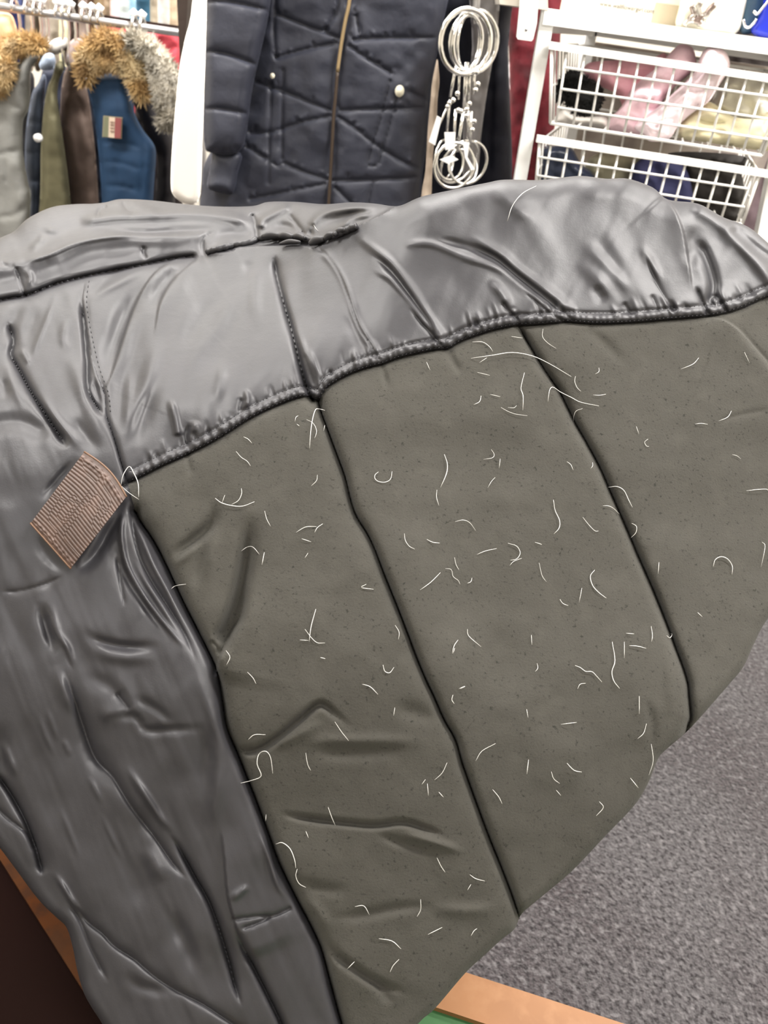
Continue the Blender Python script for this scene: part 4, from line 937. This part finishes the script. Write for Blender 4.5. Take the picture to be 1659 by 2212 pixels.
# ================================================================== white drawer unit
YD, YE = 1.40, 1.86
M['wire'] = mat('white_wire', (.84, .83, .79), .4)
du = thing('drawer_frame', 'white metal frame holding the two wire baskets', 'shelf unit')
def down(p0, p1, Y):                       # continue a traced upright to the floor
    a_ = V(*p0, Y); b2 = V(*p1, Y); k = a_.z/(a_.z-b2.z); g = a_+(b2-a_)*k; g.z = .003; return a_, g
pa, pb = down((1186,20), (1124.5,387), YD); pc, pd = down((1735,90), (1650,507), YD)
for (u_, w_) in ((pa, pb), (pc, pd)):
    for yy in (YD, YE):
        h = .0105; ox = (.14 if u_ is pa else .27) if yy == YE else 0; fr = [Vector((u_.x+ox-h, yy, u_.z)), Vector((u_.x+ox+h, yy, u_.z)), Vector((w_.x+ox+h, yy, w_.z)), Vector((w_.x+ox-h, yy, w_.z))]
        build('upright', slab(fr, [p+Vector((0, .02, 0)) for p in fr]), M['white'], du, False)
build('top_rail', board([(1177,20),(1760,96),(1756,131),(1172,53)], YD-.004, YD+.02), M['white'], du, False)
zt = V(1200, 40, YD).z; 
for x in (pa.x, pc.x): build('side_rail', slab([Vector((x-.008, YD+.02, pa.z-.005)), Vector((x+.008, YD+.02, pa.z-.005)), Vector((x+.148, YE, pa.z-.005)), Vector((x+.132, YE, pa.z-.005))], [Vector((x-.008, YD+.02, pa.z-.03)), Vector((x+.008, YD+.02, pa.z-.03)), Vector((x+.148, YE, pa.z-.03)), Vector((x+.132, YE, pa.z-.03))]), M['white'], du, False)
build('back_rail', box((pa.x+.14, YE, pa.z-.03), (pc.x+.14, YE+.015, pa.z-.005)), M['white'], du, False)
ZS = V(1186, 20, YD).z+.001
build('shelf', slab([Vector((pa.x-.008, YD+.004, ZS)), Vector((pc.x+.01, YD+.004, ZS)), Vector((pc.x+.15, YE+.02, ZS)), Vector((pa.x+.132, YE+.02, ZS))], [Vector((pa.x-.008, YD+.004, ZS-.006)), Vector((pc.x+.01, YD+.004, ZS-.006)), Vector((pc.x+.15, YE+.02, ZS-.006)), Vector((pa.x+.132, YE+.02, ZS-.006))]), M['white'], du, False)
build('back_panel', box((pa.x+.14, YE+.03, .1), (pc.x+.2, YE+.04, pa.z-.04)), mat('greige_board', (.36, .31, .265), .8, var=[(12, (.24, .20, .18), .45, .6)]), du, False)
def basket(label, TL, TR, BL, BR, cols_, rows_, rail_l, rail_r, rth, depth=.38):
    t = thing('wire_basket', label, 'basket'); r = .0019
    tl, tr, bl, br = V(*TL, YD-.01), V(*TR, YD-.01), V(*BL, YD-.01), V(*BR, YD-.01)
    A1 = V(*rail_l, YD-.016); A2 = V(*rail_r, YD-.016); h = rth/2*YD/F
    up_ = Vector((0, 0, h)); q_ = [A1-up_, A2-up_, A2+up_, A1+up_]
    build('front_rail', slab(q_, [p+Vector((0, .012, 0)) for p in q_]), M['wire'], t, False)
    dv = Vector((.09, depth, 0)); n = 0
    for (x0, y0), (x1, y1) in cols_: build('wire', tube([V(x0, y0, YD-.010), V(x1, y1, YD-.010)], r, 6), M['wire'], t)
    for (x0, y0), (x1, y1) in rows_: build('wire', tube([V(x0, y0, YD-.013), V(x1, y1, YD-.013)], r, 6), M['wire'], t)
    for a_, b2 in ((tl, bl), (bl, br), (br, tr)): build('wire', tube([a_, b2], r*1.4, 6), M['wire'], t)
    for k in range(1, 10):                  # side walls and floor
        d_ = dv*(k/9)
        build('wire', tube([tl+d_, bl+d_], r, 5), M['wire'], t); build('wire', tube([tr+d_, br+d_], r, 5), M['wire'], t)
    for k in range(9):
        p = bl.lerp(br, k/8); build('wire', tube([p, p+dv], r, 5), M['wire'], t)
    for k in (3, 6): build('wire', tube([bl+dv*(k/9), br+dv*(k/9)], r, 5), M['wire'], t)
    for s in (0, .5):
        for a_, b2 in ((tl, bl), (tr, br)): p = a_.lerp(b2, s); build('wire', tube([p, p+dv], r*(1.5 if s == 0 else 1), 5), M['wire'], t)
    build('wire', tube([tl+dv, tr+dv], r*1.4, 5), M['wire'], t); build('wire', tube([bl+dv, br+dv], r, 5), M['wire'], t)
    for k in range(1, 9): build('wire', tube([tl.lerp(tr, k/9)+dv, bl.lerp(br, k/9)+dv], r, 5), M['wire'], t)
    return t
Z4 = lambda l: C(l, 1100, 0, .33695)
basket('upper white wire basket full of pink and cream clothes', (1192,101), (1708,172), (1189,266), (1646,336),
  [((1225+38.8*i, 108+5.9*i), (1201+36.8*i, 266+5.4*i)) for i in range(13)], [((1221,146), (1690,212)), ((1212,192), (1675,259)), ((1204,232), (1660,301))], (1187,98), (1720,178), 12)
basket('lower white wire basket full of dark clothes', (1166,308), (1640,376), (1156,420), (1603,484),
  [((1190+36.3*i, 313+5.45*i), (1172+35*i, 418+5.2*i)) for i in range(13)], [((1163,339), (1618,408)), ((1160,379), (1608,447))], (1160,300), (1700,383), 12)
# contents
def cont(name, label, col, poly, Y, cat='clothes', group=None, rough=.8, **k):
    kw = dict(step=4, rpx=22, bulge=.035, back=.045, nz=((30, 6, 41), (12, 2, 42))); kw.update(k)
    if 'st' in kw: kw['strokes'] = kw.pop('st')
    return tag(relief(name, fabric(name+'_m', tuple(min(.97, c*1.12) for c in col), rough), Z4(poly), Y-.02, None, **kw), label, cat, group)
cont('pink_scarf', 'dusty pink fleece at the left of the upper basket, beside the black fur ball', (.80, .42, .48), [(470,450),(520,400),(700,385),(900,378),(1010,350),(1010,600),(900,700),(760,760),(700,620),(600,560),(520,530)], YD+.13)
cont('pink_robe', 'pale pink fluffy robe draped diagonally out of the upper basket', (.92, .62, .68), [(960,420),(1050,320),(1100,285),(1170,300),(1195,365),(1190,440),(1060,560),(950,700),(850,870),(740,850),(640,830),(650,760),(720,680),(780,580),(860,500)], YD+.08, st=[('v', 10, 5, Z4([(1160,450),(1050,560),(960,640),(860,740)]))])
cont('pink_robe', 'brightest pink rolled towel leaning to the right in the upper basket', (.95, .72, .76), [(1210,400),(1250,320),(1320,295),(1390,335),(1415,400),(1405,450),(1350,540),(1280,650),(1180,720),(1090,800),(1020,895),(900,905),(860,860),(800,820),(850,760),(950,690),(1060,590),(1180,470)], YD+.05, st=[('v', 12, 5, Z4([(1310,360),(1240,470),(1100,610),(960,740),(880,840)])), ('v', 8, 4, Z4([(1330,340),(1290,400)]))], cat='towel')
t = thing('fur_ball', 'black fluffy fur ball at the left of the upper basket', 'fur')
M['blkfur'] = mat('black_fur', (.012, .012, .012), .9); fur('fluff', M['blkfur'], Z4([(390,560),(440,590),(500,610),(520,640),(440,680)]), 38, YD+.07, 1200, 9, t, 9)
fur('fluff', M['blkfur'], Z4([(340,600),(380,540),(420,520),(480,570)]), 26, YD+.07, 500, 9, t, 10)
cont('cream_shirt', 'crumpled pale yellow clothes at the right of the upper basket', (.80, .74, .50), [(1060,835),(1110,770),(1200,700),(1290,655),(1400,730),(1500,760),(1660,770),(1720,800),(1700,950),(1600,965),(1400,935),(1200,905),(1080,885)], YD+.10, st=[('v', 10, 5, Z4([(1180,760),(1320,790),(1450,770)])), ('v', 10, 5, Z4([(1100,860),(1250,850),(1400,860)]))])
cont('plastic_bag', 'clear greyish plastic bag at the upper right of the upper basket', (.52, .50, .44), [(1340,580),(1400,500),(1500,480),(1600,520),(1720,560),(1760,700),(1680,800),(1500,770),(1300,700)], YD+.17, cat='bag', rough=.25)
cont('white_shirt', 'folded striped white shirt under the black fur ball', (.75, .71, .66), [(300,740),(360,690),(480,735),(620,745),(640,830),(520,815),(290,795)], YD+.10, cat='shirt', nz=((8, 3, 43),))
cont('navy_bag', 'shiny navy black plastic bag at the left of the lower basket', (.025, .032, .055), [(205,945),(290,925),(400,950),(460,1050),(540,1110),(580,1250),(200,1250)], YD+.09, cat='bag', rough=.2)
cont('khaki_shirt', 'khaki and cream cloth in the middle of the lower basket', (.36, .34, .24), [(480,1080),(520,1010),(640,960),(760,985),(860,1010),(800,1100),(700,1250),(520,1250)], YD+.15)
cont('indigo_jeans', 'indigo clothes right of the khaki cloth in the lower basket', (.030, .032, .085), [(790,1070),(860,1010),(1000,1000),(1100,1040),(1160,1150),(1150,1330),(800,1330)], YD+.09)
cont('black_clothes', 'black clothes heaped at the right of the lower basket', (.022, .019, .017), [(1080,1010),(1250,1020),(1420,1080),(1500,1150),(1480,1420),(1150,1420),(1120,1150)], YD+.12)
cont('black_jacket', 'dark folded jacket behind the rail of the lower basket', (.04, .036, .034), [(980,1000),(1060,975),(1250,975),(1500,1000),(1560,1060),(1400,1090),(1150,1070)], YD+.26)
# on top of the unit
M['card'] = mat('cream_carton', (.80, .74, .62), .6); M['card2'] = mat('tan_band', (.48, .41, .29), .6)
YK = YD+.06
def on_shelf(q_, Y): return [V(x, y, Y) for x, y in q_]
bx_ = thing('carton_box', 'cream carton with a grey web address, on top of the drawer unit', 'box')
x0, x1 = V(1232, 28, YK).x, V(1462, 55, YK).x
build('carton', bbox_box((x0, YK, ZS), (x1, YK+.16, ZS+.10), .002), M['card'], bx_, False)
build('band', box((V(1408, 40, YK).x, YK-.001, ZS+.002), (x1-.001, YK, ZS+.028)), M['card2'], bx_, False)
tcv = bpy.data.curves.new('lettering', 'FONT'); tcv.body = 'www.wallflowergirl.com'; tcv.size = .0088; tcv.extrude = .0002
tfo = bpy.data.objects.new('t', tcv); COL.objects.link(tfo); bpy.context.view_layer.update(); tme = bpy.data.meshes.new_from_object(tfo); bpy.data.objects.remove(tfo); tme.name = 'lettering'
to = link('lettering', tme, mat('grey_ink', (.06, .058, .05), .7), bx_); tp = V(1292, 22, YK)
to.rotation_euler = (math.pi/2, 0, 0); to.location = (tp.x, YK-.0012, ZS+.0135)
build('white_bow', tube(wline([(1222,12),(1232,-14),(1246,-8),(1250,14),(1240,22)], YD+.03), .003, 6), M['white'], None); tag(COL.objects[-1] if False else [c for c in COL.objects if c.name.startswith('white_bow')][-1], 'white plastic loop left of the cream carton', 'loop')
M['clear'] = mat('milky_cellophane', (.88, .83, .68), .25, spec=.6, bump=[(30, .4, .006)])
fb = thing('gift_bag', 'milky cellophane bag with silver and brown ribbons on the drawer unit', 'bag')
relief('bag', M['clear'], [(1476,-60),(1468,10),(1460,56),(1500,66),(1560,72),(1590,72),(1604,40),(1612,-60)], YD+.05, fb, step=4, rpx=16, bulge=.02, back=.05)
M['silver'] = mat('silver_foil', (.60, .58, .52), .25, metal=.6, var=[(60, (.20, .15, .13), .45, .55)])
for k, l in enumerate([[(1478,55),(1486,46),(1500,44),(1516,50)], [(1490,42),(1500,30),(1495,12)], [(1505,48),(1516,36),(1530,28)], [(1512,44),(1508,20),(1514,4)], [(1508,50),(1522,52),(1524,44)], [(1520,40),(1534,20),(1545,10)], [(1494,46),(1506,40),(1518,34)]]):
    build('ribbon', tube(wline(l, YD+.022), [.004, .006, .005]*7 if False else .0045, 6), M['silver'], fb)
tag(relief('teal_pouch', mat('teal_plastic', (.05, .11, .17), .25, spec=.6), [(1606,-60),(1604,20),(1598,68),(1625,72),(1650,50),(1668,-60)], YD+.06, None, step=4, rpx=12, bulge=.015, back=.03), 'teal plastic pouch with a silver rim, right of the milky bag', 'pouch')
tag(relief('blue_bag', mat('royal_blue_plastic', (.008, .022, .42), .3, spec=.6, bump=[(40, .4, .006)]), [(1652,-60),(1648,10),(1634,45),(1622,66),(1640,82),(1690,90),(1740,90),(1750,-60)], YD+.04, None, step=4, rpx=14, bulge=.02, back=.06), 'royal blue plastic bag at the right end of the drawer unit', 'bag')
tag(build('silver_cord', tube(wline([(1668,-8),(1650,14),(1636,30),(1628,24)], YD+.015), .0022, 6), M['chrome']), 'silver cord across the teal pouch and blue bag', 'cord')
tag(build('silver_cord', tube(wline([(1606,42),(1610,56),(1618,59),(1628,50),(1634,41)], YD+.02), .0020, 6), M['chrome']), 'curved silver cord low on the teal pouch', 'cord')
# shelf bracket left of the unit
br_ = thing('shelf_bracket', 'white metal bracket hanging left of the drawer unit', 'bracket')
build('bracket', board([(1128,-70),(1168,-70),(1160,50),(1152,84),(1148,89),(1119,85),(1116,80),(1122,20)], 1.38, 1.39), M['white'], br_, False)
p = V(1137, 64, 1.379); build('screw', tube([p, p+Vector((0, .002, 0))], .002, 8), M['steel'], br_)
build('shelf_edge', board([(1070,-70),(1182,-70),(1184,22),(1080,9)], 1.395, 1.7), mat('beige_shelf', (.72, .67, .58), .6), br_, False)
# chrome ring stand and a pink cloth glimpsed right of the lower basket
garment('mauve_cloth', 'mauve cloth glimpsed right of the lower basket', (.13, .09, .10), [(1672,-60),(1740,-80),(1780,-40),(1770,400),(1720,760),(1560,760),(1600,490),(1645,380),(1662,200)], 1.98, cat='cloth', rpx=22)
tag(build('chrome_loop', tube(wline([(1632,520),(1640,480),(1655,468),(1670,470)], 1.5), .003, 6), M['chrome']), 'thin chrome loop beside the right upright of the drawer unit', 'loop')

garment('dark_gap_coat', 'dark brown coat behind the right end of the drawer unit', (.03, .022, .02), [(1580,-100),(1640,-140),(1760,-130),(1810,-80),(1830,300),(1830,800),(1560,800),(1560,300)], 2.2, cat='coat', rpx=30)  # coat shape added to darken the bright gap beside the baskets
zz = V(1500, -130, 2.2).z; t = thing('rear_rail', 'tall steel rail behind the drawer unit holding coats', 'clothes rail')
build('bar', tube([(.16, 2.26, zz+.06), (1.85, 2.26, zz+.06)], .011, 10), M['steel'], t)
for x in (.16, 1.85): build('post', tube([(x, 2.26, 0), (x, 2.26, zz+.06)], .012, 10), M['steel'], t)

finish()
